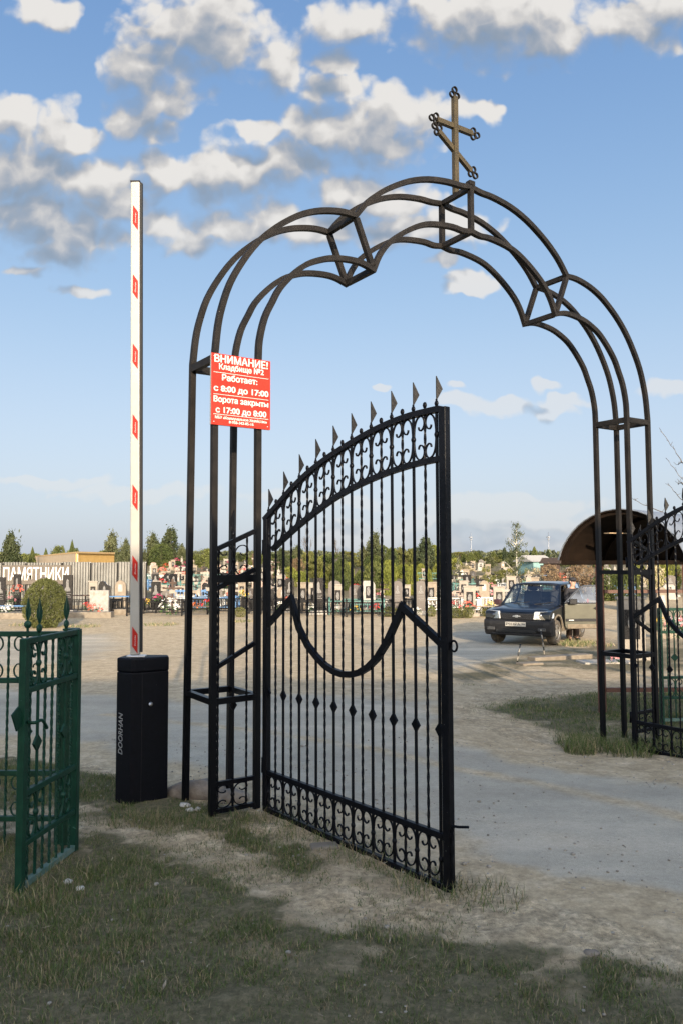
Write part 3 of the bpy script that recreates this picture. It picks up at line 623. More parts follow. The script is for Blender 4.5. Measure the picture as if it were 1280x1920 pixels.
# ---------------------------------------------------------------- wrought gate pieces
def scroll_pts(w, h):
    """C scroll, back on x = 0, hooks inside, x to w, z 0..h"""
    top = [(.42, .755), (.46, .70), (.60, .665), (.80, .70), (.95, .80), (.88, .93), (.62, .995), (.30, .955), (.08, .82), (.0, .62)]
    pts = [(x, z) for x, z in top] + [(0, .5)] + [(x, 1 - z) for x, z in reversed(top)]
    return [(p.x * w, p.y * h) for p in catmull([(x, z, 0) for x, z in pts], 3)]
def add_spear(parent, x, z, L=.135, W=.042, mt=None, dirs=(R(45), R(135))):
    """folded sheet spearhead on a collar ball"""
    mb = MB()
    mb.ball((x, 0, z - .012), .015, 8, (1, .55, 1.1)); mb.sweep([(x, 0, z - .03), (x, 0, z + .012)], .008, .008)
    for a in dirs:
        ca, sa = math.cos(a), math.sin(a); n = Vector((-sa, ca, 0)) * .0025
        k = [(0, .004), (W * .55, .055), (0, L)]
        k = [(0, .002), (W * .8, .064), (.002, L), (0, L)]
        vs = [Vector((x + q * ca, q * sa, z + h)) for q, h in k]; mb.add([v - n for v in vs] + [v + n for v in vs], [(0, 1, 2, 3), (7, 6, 5, 4), (0, 4, 5, 1), (1, 5, 6, 2), (2, 6, 7, 3)])
    return mb.build('spearhead', mt or M_BLACK, parent)
def diamond(mb, x, z, r=.03, t=.012, hk=1.35):
    mb.prism([(-r, 0), (0, -r * hk), (r, 0), (0, r * hk)], (x, 0, z), depth=t)
TOPC = [(.09, 1.936), (.208, 2.005), (.395, 2.118), (.572, 2.207), (.749, 2.276), (.917, 2.328), (1.076, 2.372), (1.228, 2.407), (1.372, 2.431), (1.51, 2.445), (1.641, 2.449), (1.76, 2.45)]
LOWC = [(.09, 1.682), (.289, 1.788), (.48, 1.883), (.661, 1.962), (.833, 2.030), (.996, 2.080), (1.151, 2.117), (1.298, 2.145), (1.439, 2.165), (1.572, 2.178), (1.76, 2.188)]
SP = [.135 + .1737 * i for i in range(10)]; TWX = [(SP[i] + SP[i + 1]) / 2 for i in range(9)]
def make_leaf(label, loc, rz):
    root = thing('gate_leaf', label, 'gate', loc, rz, None)
    mb = MB(); fr = []
    mb.box((.118, 0, .99), (.045, .04, 1.90)); mb.box((1.752, 0, 1.225), (.05, .04, 2.46))
    mb.sweep([(.141, 0, .262), (1.727, 0, .256)], .032, .032); mb.sweep([(.095, 0, .024), (1.777, 0, .004)], .032, .034)
    mb.build('frame', M_BLACK, root, bevel=.003, seg=1)
    f = lambda c: [(p.x, 0, p.y) for p in catmull([(x, z, 0) for x, z in c], 4)]
    MB().sweep([(x, y, z) for x, y, z in f(TOPC) if x < 1.728] + [(1.727, 0, 2.449)], .032, .034).build('top_rail', M_BLACK, root)
    MB().sweep([(x, y, z) for x, y, z in f(LOWC) if .14 < x < 1.72] + [(1.727, 0, 2.186)], .030, .032).build('band_rail', M_BLACK, root)
    wv = [(.141, 1.24), (.396, 1.415), (.425, 1.355), (.48, 1.232), (.571, 1.13), (.66, 1.068), (.745, 1.022), (.829, .996), (.91, .986), (.99, .992), (1.067, 1.012), (1.143, 1.05), (1.217, 1.106), (1.30, 1.20), (1.43, 1.405), (1.727, 1.222)]
    MB().sweep([(x, 0, z) for x, z in wv], .036, .03).build('wave_band', M_BLACK, root)
    dz = .785
    for i, x in enumerate(SP):
        zt = interp(TOPC, x); zl = interp(LOWC, x); mb = MB()
        mb.sweep([(x, 0, .02), (x, 0, zt + .02)], .012, .012); diamond(mb, x, dz, .030, .012)
        for zz in (.135, (zt + zl) / 2): mb.ball((x, 0, zz), .016, 8, (1, .8, 1.25))
        pk = mb.build('picket', M_BLACK, root); add_spear(pk, x, zt + .045)
    for x in TWX:
        zt = interp(TOPC, x); n = 110; mb = MB()
        mb.sweep([(x, 0, .02 + (zt - .005) * k / n) for k in range(n + 1)], .0115, .0115, twist=.55); mb.ball((x, 0, zt + .038), .015, 8, (1, .6, 1.25)); mb.sweep([(x, 0, zt), (x, 0, zt + .03)], .008, .008)
        mb.build('twisted_picket', M_BLACK, root)
    for i in range(9):
        for x0, w in ((SP[i] + .006, .080), (SP[i + 1] - .006, -.080)):
            pts = scroll_pts(w, 1.0)
            for lowf, upf in ((lambda x: .043, lambda x: .243), (lambda x: interp(LOWC, x) + .016, lambda x: interp(TOPC, x) - .016)):
                q = [(x0 + a, 0, lowf(x0 + a) + b * (upf(x0 + a) - lowf(x0 + a))) for a, b in pts]
                MB().sweep(q, .0065, .010, sm=True).build('scroll', M_BLACK, root)
    ring = [(1.802 + .022 * math.cos(k * math.pi / 8), 0, 1.221 + .027 * math.sin(k * math.pi / 8)) for k in range(16)]
    MB().tube(ring, .006, 6, closed=True).build('latch_ring', M_BLACK, root)
    MB().tube(catmull([(1.786, -.012, -.02), (1.786, -.012, .29), (1.80, -.012, .325), (1.83, -.012, .332), (1.895, -.012, .347)], 4), .007, 8).build('drop_bolt', M_BLACK, root)
    for z in (.3, 1.75):
        MB().tube([(.078, 0, z - .05), (.078, 0, z + .05)], .013, 8).build('hinge', M_BLACK, root)
    return root
make_leaf('open black wrought iron gate leaf crossing the middle of the view', (-.575, 5.50, 0), math.atan2(-.77372, .63352))
make_leaf('open black wrought iron gate leaf on the far pier, cut off by the picture edge', (2.66, 7.70, -.115), math.atan2(-.785, .62))

def infill(label, sd):
    """narrow fixed panel between the two front posts of a pier"""
    root = thing('pier_panel', label, 'railing', ARCH_C, ARCH_A)
    a, b = (W_IN - .02) , (W_OUT - .02); u0, u1 = (-b, -a) if sd < 0 else (a, b)
    base = post_at((sd, 0, -1), .3); z0 = gz(*(BASES[(sd, 0, -1)])) ; y = -TH
    X = lambda t: sd * -1 * (W_OUT - .022 - t * (W_OUT - W_IN - .044)) * -1                # t 0 at the outer post
    zt = lambda t: 1.735 + .125 * t
    fr = MB()
    for a0, b0, w in ((1.735, 1.86, .03), (1.475, 1.60, .03), (.955, 1.10, .028), (.205, .205, .028), (.03, .03, .028)):
        fr.sweep([(X(0), y, a0), (X(1), y, b0)], w, .028)
    fr.build('frame', M_BLACK, root)
    for t in (.06, .80):
        n = 90; zz = zt(t); MB().sweep([(X(t), y, .03 + (zz - .03) * k / n) for k in range(n + 1)], .0115, .0115, twist=.55).build('twisted_picket', M_BLACK, root)
    t = .45; mb = MB(); mb.sweep([(X(t), y, .03), (X(t), y, zt(t) + .03)], .012, .012)
    for z in (.12, 1.66): mb.ball((X(t), y, z), .016, 8, (1, .8, 1.25))
    d2 = MB(); pk = mb.build('picket', M_BLACK, root)
    s = add_spear(pk, 0, 0, L=.15, W=.045); s.location = (X(t), y, zt(t) + .06)
    d2.prism([(-.028, 0), (0, -.04), (.028, 0), (0, .04)], (X(t), y, .70), depth=.012); d2.build('diamond_boss', M_BLACK, pk)
    for dw in (-.105, .105):
        x0 = X(t) + math.copysign(.006, dw); pts = scroll_pts(dw, 1.0)
        for lo, hi in ((.045, .19), (1.56, 1.765)):
            MB().sweep([(x0 + p, y, lo + q * (hi - lo)) for p, q in pts], .0065, .010, sm=True).build('scroll', M_BLACK, root)
    return root
infill('narrow black railing panel fixed between the posts of the pier behind the barrier cabinet', -1)
infill('narrow black railing panel fixed between the posts of the far pier by the canopy', 1)

# ---------------------------------------------------------------- red notice
M_RED = mat('red_sign_face', (.40, .026, .016), (.45, .036, .022), rough=.5, spec=.12, scale=5, speck=(.5, .15, .12), speckscale=30, speckat=.76)
sign = thing('notice_sign', 'red rectangular notice with white Cyrillic lettering on the arch posts', 'sign', ARCH_C, ARCH_A)
SU0, SU1, SZ0, SZ1 = -2.375, -1.932, 2.563, 3.0445; SY = -TH - .036; sw, sh = SU1 - SU0, SZ1 - SZ0; cu_ = (SU0 + SU1) / 2
MB().box((cu_, SY, (SZ0 + SZ1) / 2), (sw, .003, sh)).build('panel', M_RED, sign)
mb = MB()
for x in (SU0 + .003, SU1 - .003): mb.box((x, SY + .011, (SZ0 + SZ1) / 2), (.006, .018, sh))
for z in (SZ0 + .003, SZ1 - .003): mb.box((cu_, SY + .011, z), (sw - .012, .018, .006))
mb.build('back_edge', M_WHITE, sign)
def sline(txt, fr, h, wfr, off, cx=.5, sp=1.0):
    return text_obj('lettering', txt, h, M_TEXTW, sign, (SU0 + cx * sw, SY - .0022, SZ1 - fr * sh), (R(90), 0, 0), off, width=wfr * sw, space=sp)
sline('ВНИМАНИЕ!', .078, .070, .91, .0022); sline('Кладбище №2', .185, .054, .76, .0016)
sline('Работает:', .335, .058, .60, .0020, .47); sline('с 8:00 до 17:00', .492, .056, .93, .0020)
sline('Ворота закрыты', .645, .055, .93, .0019); sline('с 17:00 до 8:00', .792, .056, .86, .0020)
sline('МБУ «Коммунальное Хозяйство»', .897, .026, .88, .0009); sline('8-938-342-85-16', .950, .026, .42, .0009)
for fr in (.265, .572, .852):
    MB().box((cu_, SY - .0022, SZ1 - fr * sh), (sw * .93, .0012, .0035)).build('rule_line', M_TEXTW, sign)
for x in (SU0 + .02, SU1 - .02):
    for z in (SZ0 + .02, SZ1 - .02): MB().ball((x, SY - .002, z), .005, 8, (1, .5, 1)).build('screw', M_CHROME, sign)

# ---------------------------------------------------------------- boom barrier
M_CAB = mat('dark_powder_coat', (.002, .0024, .0042), (.0035, .004, .007), rough=.5, spec=.14, scale=30, bump=.1, bscale=300, speck=(.03, .028, .025), speckscale=40, speckat=.74)
M_GREYTXT = mat('grey_lettering', (.20, .20, .20), (.26, .26, .26), rough=.5)
bar = thing('boom_barrier', 'dark cabinet with a raised white boom with red stickers', 'barrier', (-1.40, 5.70, 0))
def W(x, y): return (x + 1.40, y - 5.70)
PL = [W(-1.572, 5.668), W(-1.455, 5.608), W(-1.425, 5.612), W(-1.222, 5.726), W(-1.25, 5.83), W(-1.50, 5.86), W(-1.56, 5.80)]
def plan_prism(mb, poly, z0, z1, k=1.0, dx=0, dy=0):
    n = len(poly); cx = sum(p[0] for p in poly) / n; cy = sum(p[1] for p in poly) / n
    q = [(cx + (x - cx) * k + dx, cy + (y - cy) * k + dy) for x, y in poly]
    return mb.add([(x, y, z0) for x, y in q] + [(x, y, z1) for x, y in q], [tuple(reversed(range(n))), tuple(range(n, 2 * n))] + [(i, (i + 1) % n, n + (i + 1) % n, n + i) for i in range(n)])
mb = MB(); plan_prism(mb, PL, -.04, .885); mb.build('cabinet', M_CAB, bar, bevel=.006)
mb = MB(); plan_prism(mb, PL, .8865, .985, 1.01); mb.build('cabinet_lid', M_CAB, bar, bevel=.012, seg=3)
a = Vector((*PL[2], 0)); b = Vector((*PL[3], 0)); d = (b - a).normalized(); nrm = Vector((d.y, -d.x, 0))
kx = a + d * .105 + nrm * .004; mb = MB(); mb.tube([kx + Vector((0, 0, .665)) - nrm * .004, kx + Vector((0, 0, .665)) + nrm * .008], .014, 14); mb.tube([kx + Vector((0, 0, .665)) + nrm * .008, kx + Vector((0, 0, .665)) + nrm * .012], .008, 10); mb.build('key_lock', M_CHROME, bar)
mb = MB(); s0 = a + d * .045 + nrm * .0015; mb.sweep([s0 + Vector((0, 0, .0)), s0 + Vector((0, 0, .88))], .003, .003, N=nrm); mb.build('door_seam', mat('seam_black', (.001, .001, .0015), rough=.8), bar)
fa = Vector((*PL[0], 0)); fb = Vector((*PL[1], 0)); fd = (fb - fa).normalized(); fn = Vector((fd.y, -fd.x, 0)); tp = fa + fd * .045 + fn * .002
tx = text_obj('lettering', 'DoorHan'.upper(), .052, M_GREYTXT, bar, (0, 0, 0), (0, 0, 0), .0006, shear=.25, width=.285)
tx.matrix_local = Matrix.Translation(tp + Vector((0, 0, .46))) @ Matrix((Vector((0, 0, 1)), -fd, fn)).transposed().to_4x4() @ Matrix.Diagonal((tx.scale[0], 1, 1, 1))
# boom: extruded profile with a rubber edge
bx, by = W(-1.4525, 5.70); bz0, bz1 = 1.0, 4.42; lean = -.040
boom = MB(); bm_pts = [(bx, by, bz0), (bx + lean, by, bz1)]
boom.sweep(bm_pts, .066, .045, N=(0, 1, 0)); bo = boom.build('boom', M_WHITE, bar, bevel=.009, seg=3)
rb = MB(); rb.sweep([(bx + .041, by, bz0 + .02), (bx + .041 + lean, by, bz1 - .005)], .016, .026, N=(0, 1, 0)); rb.build('rubber_edge', mat('black_rubber', (.008, .008, .008), rough=.8), bo)
MB().sweep([(bx - .001 + lean, by, bz1), (bx + lean - .001, by, bz1 + .008)], .070, .047, N=(0, 1, 0)).build('end_cap', mat('black_rubber', (.008, .008, .008)), bo)
mb = MB(); mb.box((bx + .01, by, .990), (.13, .07, .018)); mb.build('boom_clamp', M_CHROME, bar, bevel=.006)
M_STK = mat('red_sticker', (.34, .018, .012), (.38, .024, .018), rough=.5, spec=.12)
for zc in (4.149, 3.636, 3.128, 2.614, 2.109, 1.606, 1.105):
    xx = bx + lean * (zc - bz0) / (bz1 - bz0) + .003
    st = MB(); st.prism([(-.019, .094), (.019, .042), (.019, -.094), (-.019, -.042)], (xx, by - .0245, zc), depth=.002); so = st.build('reflector_sticker', M_STK, bo)
    text_obj('sticker_script', 'DoorHan', .011, M_TEXTW, so, (xx + .002, by - .0262, zc - .004), (R(90), R(-90), 0), .0, shear=.3, width=.075)

# ---------------------------------------------------------------- green wicket gates and fence
def bar_green(mb, p, q, w=.03, h=.03): mb.sweep([p, q], w, h)
def make_wicket(name, label, loc, rz, w, zs, plain, tw, mt, spears=(), handle=False, cat='gate', stiles=(True, True), depth_bars=True):
    """zs: bottom, low, mid, upper, top rails"""
    root = thing(name, label, cat, loc, rz); fr = MB(); s = .042
    if stiles[0]: fr.box((s / 2, 0, zs[4] / 2 + .0), (s, .038, zs[4] + .03))
    if stiles[1]: fr.box((w - s / 2, 0, zs[4] / 2), (s, .038, zs[4] + .03))
    a, b = (s if stiles[0] else 0), (w - s if stiles[1] else w)
    for z in zs[1:]: fr.sweep([(a, 0, z), (b, 0, z)], .03, .03)
    fr.build('frame', mt, root, bevel=.003, seg=1)
    if zs[0] is not None:
        MB().sweep([(a, 0, zs[0]), (b, 0, zs[0])], .03, .034).build('bottom_rail', M_GREENDUST, root)
    z0 = zs[0] if zs[0] is not None else .0
    for x in plain:
        mb = MB(); mb.sweep([(x, 0, z0), (x, 0, zs[4] + (.05 if x in spears else 0))], .012, .012); diamond(mb, x, (zs[3] + zs[2]) / 2 - .03, .042, .012, 1.1)
        for zz in ((zs[4] + zs[3]) / 2, (zs[1] + zs[2]) / 2): mb.ball((x, 0, zz), .019, 8, (1, .8, 1.1))
        pk = mb.build('picket', mt, root)
        if x in spears:
            mb = MB(); mb.ball((x, 0, zs[4] + .055), .024, 10, (1, .5, 1)); L = .145
            for a_ in (R(25), R(155), R(-90)):
                ca, sa = math.cos(a_), math.sin(a_); n = Vector((-sa, ca, 0)) * .002; k = [(0, .07), (.017, .115), (.0165, .145), (0, .07 + L)]
                vs = [Vector((x + q * ca, q * sa, zs[4] + h)) for q, h in k]; mb.add([v - n for v in vs] + [v + n for v in vs], [(0, 1, 2, 3), (7, 6, 5, 4), (0, 4, 5, 1), (1, 5, 6, 2), (2, 6, 7, 3)])
            mb.build('spearhead', mt, pk)
    for x in tw:
        n = 70; MB().sweep([(x, 0, z0 + (zs[4] - z0) * k / n) for k in range(n + 1)], .012, .012, twist=.55).build('twisted_picket', mt, root)
    xs = sorted(list(plain) + list(tw)); gap = min(b - a for a, b in zip(xs, xs[1:]))
    for x in plain:
        for dw in (-gap * .92, gap * .92):
            if not (a - .01 < x + dw < b + .01): continue
            x0 = x + math.copysign(.006, dw); pts = scroll_pts(dw, 1.0)
            for lo, hi in ((zs[3] + .016, zs[4] - .016), (zs[1] + .016, zs[2] - .016)):
                MB().sweep([(x0 + p, 0, lo + q * (hi - lo)) for p, q in pts], .007, .011, sm=True).build('scroll', mt, root)
    if handle:
        hz = (zs[2] + zs[3]) / 2 + .10
        MB().tube(catmull([(w - .03, .02, hz), (w - .03, .06, hz), (w - .09, .065, hz), (w - .15, .06, hz - .05)], 4), .009, 8).build('handle', mt, root)
        MB().box((w + .035, 0, hz + .03), (.07, .008, .10), M=Matrix.Rotation(R(28), 3, 'Y')).build('latch_plate', mt, root)
    return root
wd = Vector((-1.6135 + 1.529, 4.092 - 4.71, 0)); wl = wd.length
make_wicket('wicket_gate', 'green metal wicket gate leaf standing open beside the barrier cabinet', (-1.529, 4.71, 0), math.atan2(wd.y, wd.x), wl, (.03, .235, .485, 1.0, 1.25),
            [.16, .46], [.085, .235, .31, .385, .54], M_GREEN, spears=(.16, .46), handle=True)
make_wicket('green_fence', 'green fixed fence panel with diamond bosses cut off by the picture edge', (-2.46, 4.80, 0), 0, .82, (None, .155, .417, .955, 1.228),
            [.155, .375, .595], [.075, .265, .485, .705], M_GREEN, spears=(.155, .375, .595), cat='fence')
mb = MB(); mb.box((0, 0, .60), (.072, .072, 1.30)); mb.box((0, 0, 1.255), (.08, .08, .012)); tag(mb.build('fence_post', M_GREEN, None, loc=(-1.605, 4.80, 0), bevel=.004), 'thick green square post at the end of the green fence panel', 'post')
gxy = (3.50, 8.95); gz0 = gz(*gxy)
wk = make_wicket('wicket_gate', 'green wicket gate under the canopy behind the black railing', (gxy[0], gxy[1], gz0), R(4), .95, (.06, .30, .52, 1.02, 1.27), [.18, .40, .62, .84], [.10, .29, .51, .73], M_GREEN, handle=False)

# ---------------------------------------------------------------- canopy over the footpath
M_ROOF = mat('grey_roof_sheet', (.17, .19, .22), (.24, .26, .29), rough=.5, scale=5, metal=.2)
M_LINING = mat('shaded_brown_lining', (.011, .0072, .005), (.019, .012, .008), rough=.9, spec=.08, scale=6)  # brown darkened further: the shade under the roof is in its colour
M_BROWNP = mat('red_brown_post_paint', (.075, .030, .018), (.12, .05, .03), rough=.6, scale=7)
can = thing('canopy', 'barrel roofed dark canopy on brown posts over the footpath', 'canopy', (2.75, 10.1, 0))
ce = Vector((.7071, -.7071, 0)); ca_ = Vector((.7071, .7071, 0)); cw, chh, cl = 1.58, .60, 4.2; cz = 1.66
def arc(off, n=22):
    r = (cw * cw / 4 + chh * chh) / (2 * chh); a0 = math.asin(cw / 2 / r)
    return [(cw / 2 + (r + off) * math.sin(a), cz - (r - chh) + (r + off) * math.cos(a)) for a in np.linspace(-a0, a0, n)]
def shell(off0, off1, l0, l1):
    mb = MB(); A = arc(off0); B = arc(off1); P = lambda q, l: ce * q[0] + ca_ * l + Vector((0, 0, q[1])); n = len(A)
    vs = [P(q, l0) for q in A] + [P(q, l0) for q in B] + [P(q, l1) for q in A] + [P(q, l1) for q in B]; fs = []
    for i in range(n - 1): fs += [(i, i + 1, n + i + 1, n + i), (2 * n + i + 1, 2 * n + i, 3 * n + i, 3 * n + i + 1), (n + i, n + i + 1, 3 * n + i + 1, 3 * n + i), (i + 1, i, 2 * n + i, 2 * n + i + 1)]
    fs += [(0, n, 3 * n, 2 * n), (n - 1, 3 * n - 1, 4 * n - 1, 2 * n - 1)]
    mb.add(vs, fs, False); return mb
shell(.002, .012, -.06, cl + .06).build('roof_sheet', M_ROOF, can)
shell(-.014, -.002, -.04, cl + .04).build('roof_lining', M_LINING, can)
for l in (0.02, cl * .25, cl * .5, cl * .75, cl - .02): shell(-.055, -.017, l - .02, l + .02).build('roof_rib', M_LINING, can)
bm_ = MB()
for q in (0.03, cw - .03): bm_.sweep([ce * q + Vector((0, 0, cz - .03)), ce * q + ca_ * cl + Vector((0, 0, cz - .03))], .05, .06, N=(0, 0, 1))
for l in (.03, cl - .03): bm_.sweep([ce * .06 + ca_ * l + Vector((0, 0, cz - .03)), ce * (cw - .06) + ca_ * l + Vector((0, 0, cz - .03))], .05, .05, N=(0, 0, 1))
bm_.build('eaves_beam', M_LINING, can)
MB().box(ce * .62 + ca_ * .3 + Vector((0, 0, cz + .33)), (.34, .10, .012), rz=R(20)).build('tie_plate', mat('bare_plank', (.35, .25, .15), rough=.8), can)
for q, l in ((.50, .03), (cw - .03, .03), (.03, cl - .03), (cw - .03, cl - .03)):
    p = ce * q + ca_ * l; zz = gz(2.75 + p.x, 10.1 + p.y) - .05
    MB().box((p.x, p.y, (zz + cz - .055) / 2), (.075, .075, cz - .055 - zz), rz=R(45)).build('post', M_BROWNP, can, bevel=.004, seg=1)
p0 = ce * .50 + ca_ * .03
rl = MB(); rl.sweep([p0 + Vector((.05, 0, 1.28)), p0 + Vector((2.2, .05, 1.28))], .04, .05); rl.sweep([p0 + Vector((.05, 0, .10)), p0 + Vector((2.2, .05, .10))], .05, .05)
rl.build('side_rail', M_BROWNP, can)
# ---------------------------------------------------------------- the parked off-roader
M_NAVY = mat('dark_navy_car_paint', (.006, .0078, .0115), (.0105, .013, .0175), rough=.28, scale=3, metal=.35, coat=.6, speck=(.05, .045, .04), speckscale=90, speckat=.72)
M_DOORG = mat('sunlit_door_paint', (.065, .064, .050), (.09, .088, .068), rough=.30, scale=3, metal=.55, coat=.5)  # lighter than the navy body: the door's sunlit look put into its colour
M_PLAS = mat('black_car_plastic', (.008, .008, .0095), (.015, .0145, .015), rough=.6, spec=.3, scale=20)
M_TYRE = mat('dusty_tyre_rubber', (.035, .030, .024), (.11, .09, .066), rough=.9, scale=9)
M_RIM = mat('dusty_alloy_rim', (.30, .28, .25), (.42, .40, .37), rough=.4, metal=.7)
M_DUSTY = mat('dusty_sill', (.12, .095, .065), (.20, .165, .12), rough=.9, scale=10)
M_LAMP = mat('headlamp_reflector', (.50, .51, .52), (.80, .80, .78), rough=.3, metal=.15, scale=22)
M_GLASS = glass('car_glass'); M_LENS = glass('lamp_glass', (.9, .92, .92), .6)
M_SEAT = mat('dark_seat_cloth', (.020, .022, .026), (.035, .036, .04), rough=.9)
CXY = (4.76, 20.98); car = thing('parked_car', 'dark navy off-road car parked on the dusty yard with its driver door open', 'car', (CXY[0], CXY[1], gz(*CXY) + .005), R(-31)); car.scale = (1, 1, .945)
def mirror_prof(mb, poly, xs, sm=False):
    """closed y-z outline swept through half widths: list of (x, inset)"""
    n = len(poly); cy = sum(p[0] for p in poly) / n; cz_ = sum(p[1] for p in poly) / n; vs = []
    for x, k in xs: vs += [(x, cy + (y - cy) * k, cz_ + (z - cz_) * k) for y, z in poly]
    m = len(xs); fs = [tuple(range(n)), tuple(reversed(range((m - 1) * n, m * n)))]
    for i in range(m - 1): fs += [(i * n + j, (i + 1) * n + j, (i + 1) * n + (j + 1) % n, i * n + (j + 1) % n) for j in range(n)]
    return mb.add(vs, fs, sm)
def arch_pts(yc, r, zlow, n=9):
    a0 = math.acos(max(-1, min(1, (zlow - .36) / r))); return [(yc - r * math.sin(a), .36 + r * math.cos(a)) for a in np.linspace(-a0, a0, n)]
hood = [(-.60, .50), (-.66, .74), (-.655, .84), (-.60, .915), (-.42, .95), (0, .985), (.50, 1.025)]
side = hood + [(1.6, 1.04), (2.98, 1.06), (3.06, 1.0), (3.08, .60), (3.02, .40)] + arch_pts(2.45, .43, .40) + [(1.9, .33), (.5, .33)] + arch_pts(0, .43, .42)
# outline runs front -> rear over the top and back along the bottom
side = hood + [(1.6, 1.04), (2.98, 1.06), (3.06, 1.0), (3.08, .60), (3.02, .40)] + [(y, z) for y, z in arch_pts(2.45, .43, .40)] + [(.6, .34)] + [(y, z) for y, z in arch_pts(0, .43, .42)]
mb = MB(); mirror_prof(mb, side, [(-.855, .985), (-.835, 1), (.835, 1), (.855, .985)]); body = mb.build('body', M_NAVY, car, bevel=.035, seg=3)
# bonnet skin with two raised shoulders
mb = MB(); nx = 12; prof = [(-.64, .87), (-.55, .93), (-.4, .96), (0, .997), (.5, 1.034)]; vs = []; fs = []
for i, (y, z) in enumerate(prof):
    wv = .70 + .06 * i / 4
    for j in range(nx + 1):
        s = -1 + 2 * j / nx; vs.append((s * wv, y + .05 * s * s * (1 - i / 4), z + .022 + .018 * math.exp(-((abs(s) - .72) / .16) ** 2) - .02 * s ** 4))
for i in range(4):
    for j in range(nx): fs.append((i * (nx + 1) + j, i * (nx + 1) + j + 1, (i + 1) * (nx + 1) + j + 1, (i + 1) * (nx + 1) + j))
mb.add(vs, fs, True); mb.build('bonnet', M_NAVY, car)
# cabin: roof, pillars, panes
roof = MB(); nx = 10; ny = 8; vs = []; fs = []
for i in range(ny + 1):
    y = .98 + (2.86 - .98) * i / ny; t = i / ny
    for j in range(nx + 1):
        s = -1 + 2 * j / nx; vs.append((s * .635, y + (.06 * s * s if i == 0 else 0), 1.595 + .045 * (1 - s ** 4) + .025 * math.sin(t * math.pi) - .015 * (1 - t) ** 3))
for i in range(ny):
    for j in range(nx): a = i * (nx + 1) + j; fs.append((a, a + 1, a + nx + 2, a + nx + 1))
k = len(vs); vs2 = vs + [(x, y, z - .05) for x, y, z in vs]; fs2 = fs + [tuple(reversed([q + k for q in f])) for f in fs]
rim = [j for j in range(nx + 1)] + [(i + 1) * (nx + 1) + nx for i in range(ny)] + [ny * (nx + 1) + j for j in range(nx - 1, -1, -1)] + [i * (nx + 1) for i in range(ny - 1, 0, -1)]
fs2 += [(rim[i], rim[(i + 1) % len(rim)], rim[(i + 1) % len(rim)] + k, rim[i] + k) for i in range(len(rim))]
roof.add(vs2, fs2, True); roof.build('roof', M_NAVY, car)
for sx in (-1, 1):
    pm = MB(); pm.sweep([(sx * .775, .44, 1.03), (sx * .625, 1.04, 1.585)], .055, .05, N=(1, 0, 0)); pm.build('pillar', M_NAVY, car, bevel=.01)
    pm = MB(); pm.sweep([(sx * .785, 1.55, 1.03), (sx * .635, 1.62, 1.585)], .07, .04, N=(1, 0, 0)); pm.build('pillar', M_NAVY, car)
    pm = MB(); pm.sweep([(sx * .785, 2.42, 1.03), (sx * .635, 2.35, 1.585)], .07, .04, N=(1, 0, 0)); pm.build('pillar', M_NAVY, car)
    pm = MB(); pm.sweep([(sx * .775, 2.95, 1.03), (sx * .62, 2.82, 1.585)], .09, .05, N=(1, 0, 0)); pm.build('pillar', M_NAVY, car)
    pm = MB(); pm.sweep([(sx * .80, .42, 1.038), (sx * .80, 2.98, 1.05)], .03, .02, N=(1, 0, 0)); pm.build('waist_trim', M_PLAS, car)
    spans = [((1.60, 2.38), (1.655, 2.32)), ((2.46, 2.90), (2.39, 2.77))] + ([((.58, 1.5), (1.08, 1.58))] if sx < 0 else [])
    for (a, b), (c, d) in spans:
        gm = MB(); gm.add([(sx * .785, a, 1.05), (sx * .785, b, 1.05), (sx * .637, d, 1.575), (sx * .637, c, 1.575)], [(0, 1, 2, 3)]); gm.build('window', M_GLASS, car)
gm = MB(); gm.add([(-.745, .47, 1.04), (.745, .47, 1.04), (.60, 1.03, 1.585), (-.60, 1.03, 1.585)], [(0, 1, 2, 3)]); gm.build('windscreen', M_GLASS, car)
gm = MB(); gm.add([(-.74, 2.97, 1.06), (.74, 2.97, 1.06), (.60, 2.85, 1.57), (-.60, 2.85, 1.57)], [(0, 1, 2, 3)]); gm.build('rear_window', M_GLASS, car)
wp = MB()
for x0 in (-.55, .1): wp.sweep([(x0, .46, 1.055), (x0 + .5, .55, 1.115)], .014, .014)
wp.build('wiper', M_PLAS, car)
# inside
for sx in (-.38, .38):
    sm_ = MB(); sm_.box((sx, 1.55, .85), (.50, .5, .16)); sm_.box((sx, 1.82, 1.12), (.48, .13, .52), M=Matrix.Rotation(R(-12), 3, 'X')); sm_.box((sx, 1.90, 1.46), (.26, .09, .16)); sm_.build('seat', M_SEAT, car, bevel=.05, seg=3)
sm_ = MB(); sm_.box((0, 2.62, 1.10), (1.25, .13, .45)); sm_.build('rear_seat', M_SEAT, car, bevel=.05, seg=3)
sm_ = MB(); sm_.box((0, .66, .93), (1.46, .36, .2)); sm_.build('dashboard', M_PLAS, car, bevel=.04)
st = [(.38 + .18 * math.cos(k * math.pi / 10), .98 + .06 * math.sin(k * math.pi / 10), 1.10 + .17 * math.sin(k * math.pi / 10)) for k in range(20)]
sm_ = MB(); sm_.tube(st, .014, 6, closed=True); sm_.sweep([(.22, .985, 1.10), (.54, .985, 1.10)], .03, .015); sm_.sweep([(.38, .7, 1.0), (.38, .97, 1.1)], .04, .04); sm_.build('steering_wheel', M_PLAS, car)
MB().box((0, 1.0, 1.53), (.20, .03, .06)).build('inside_mirror', M_PLAS, car)
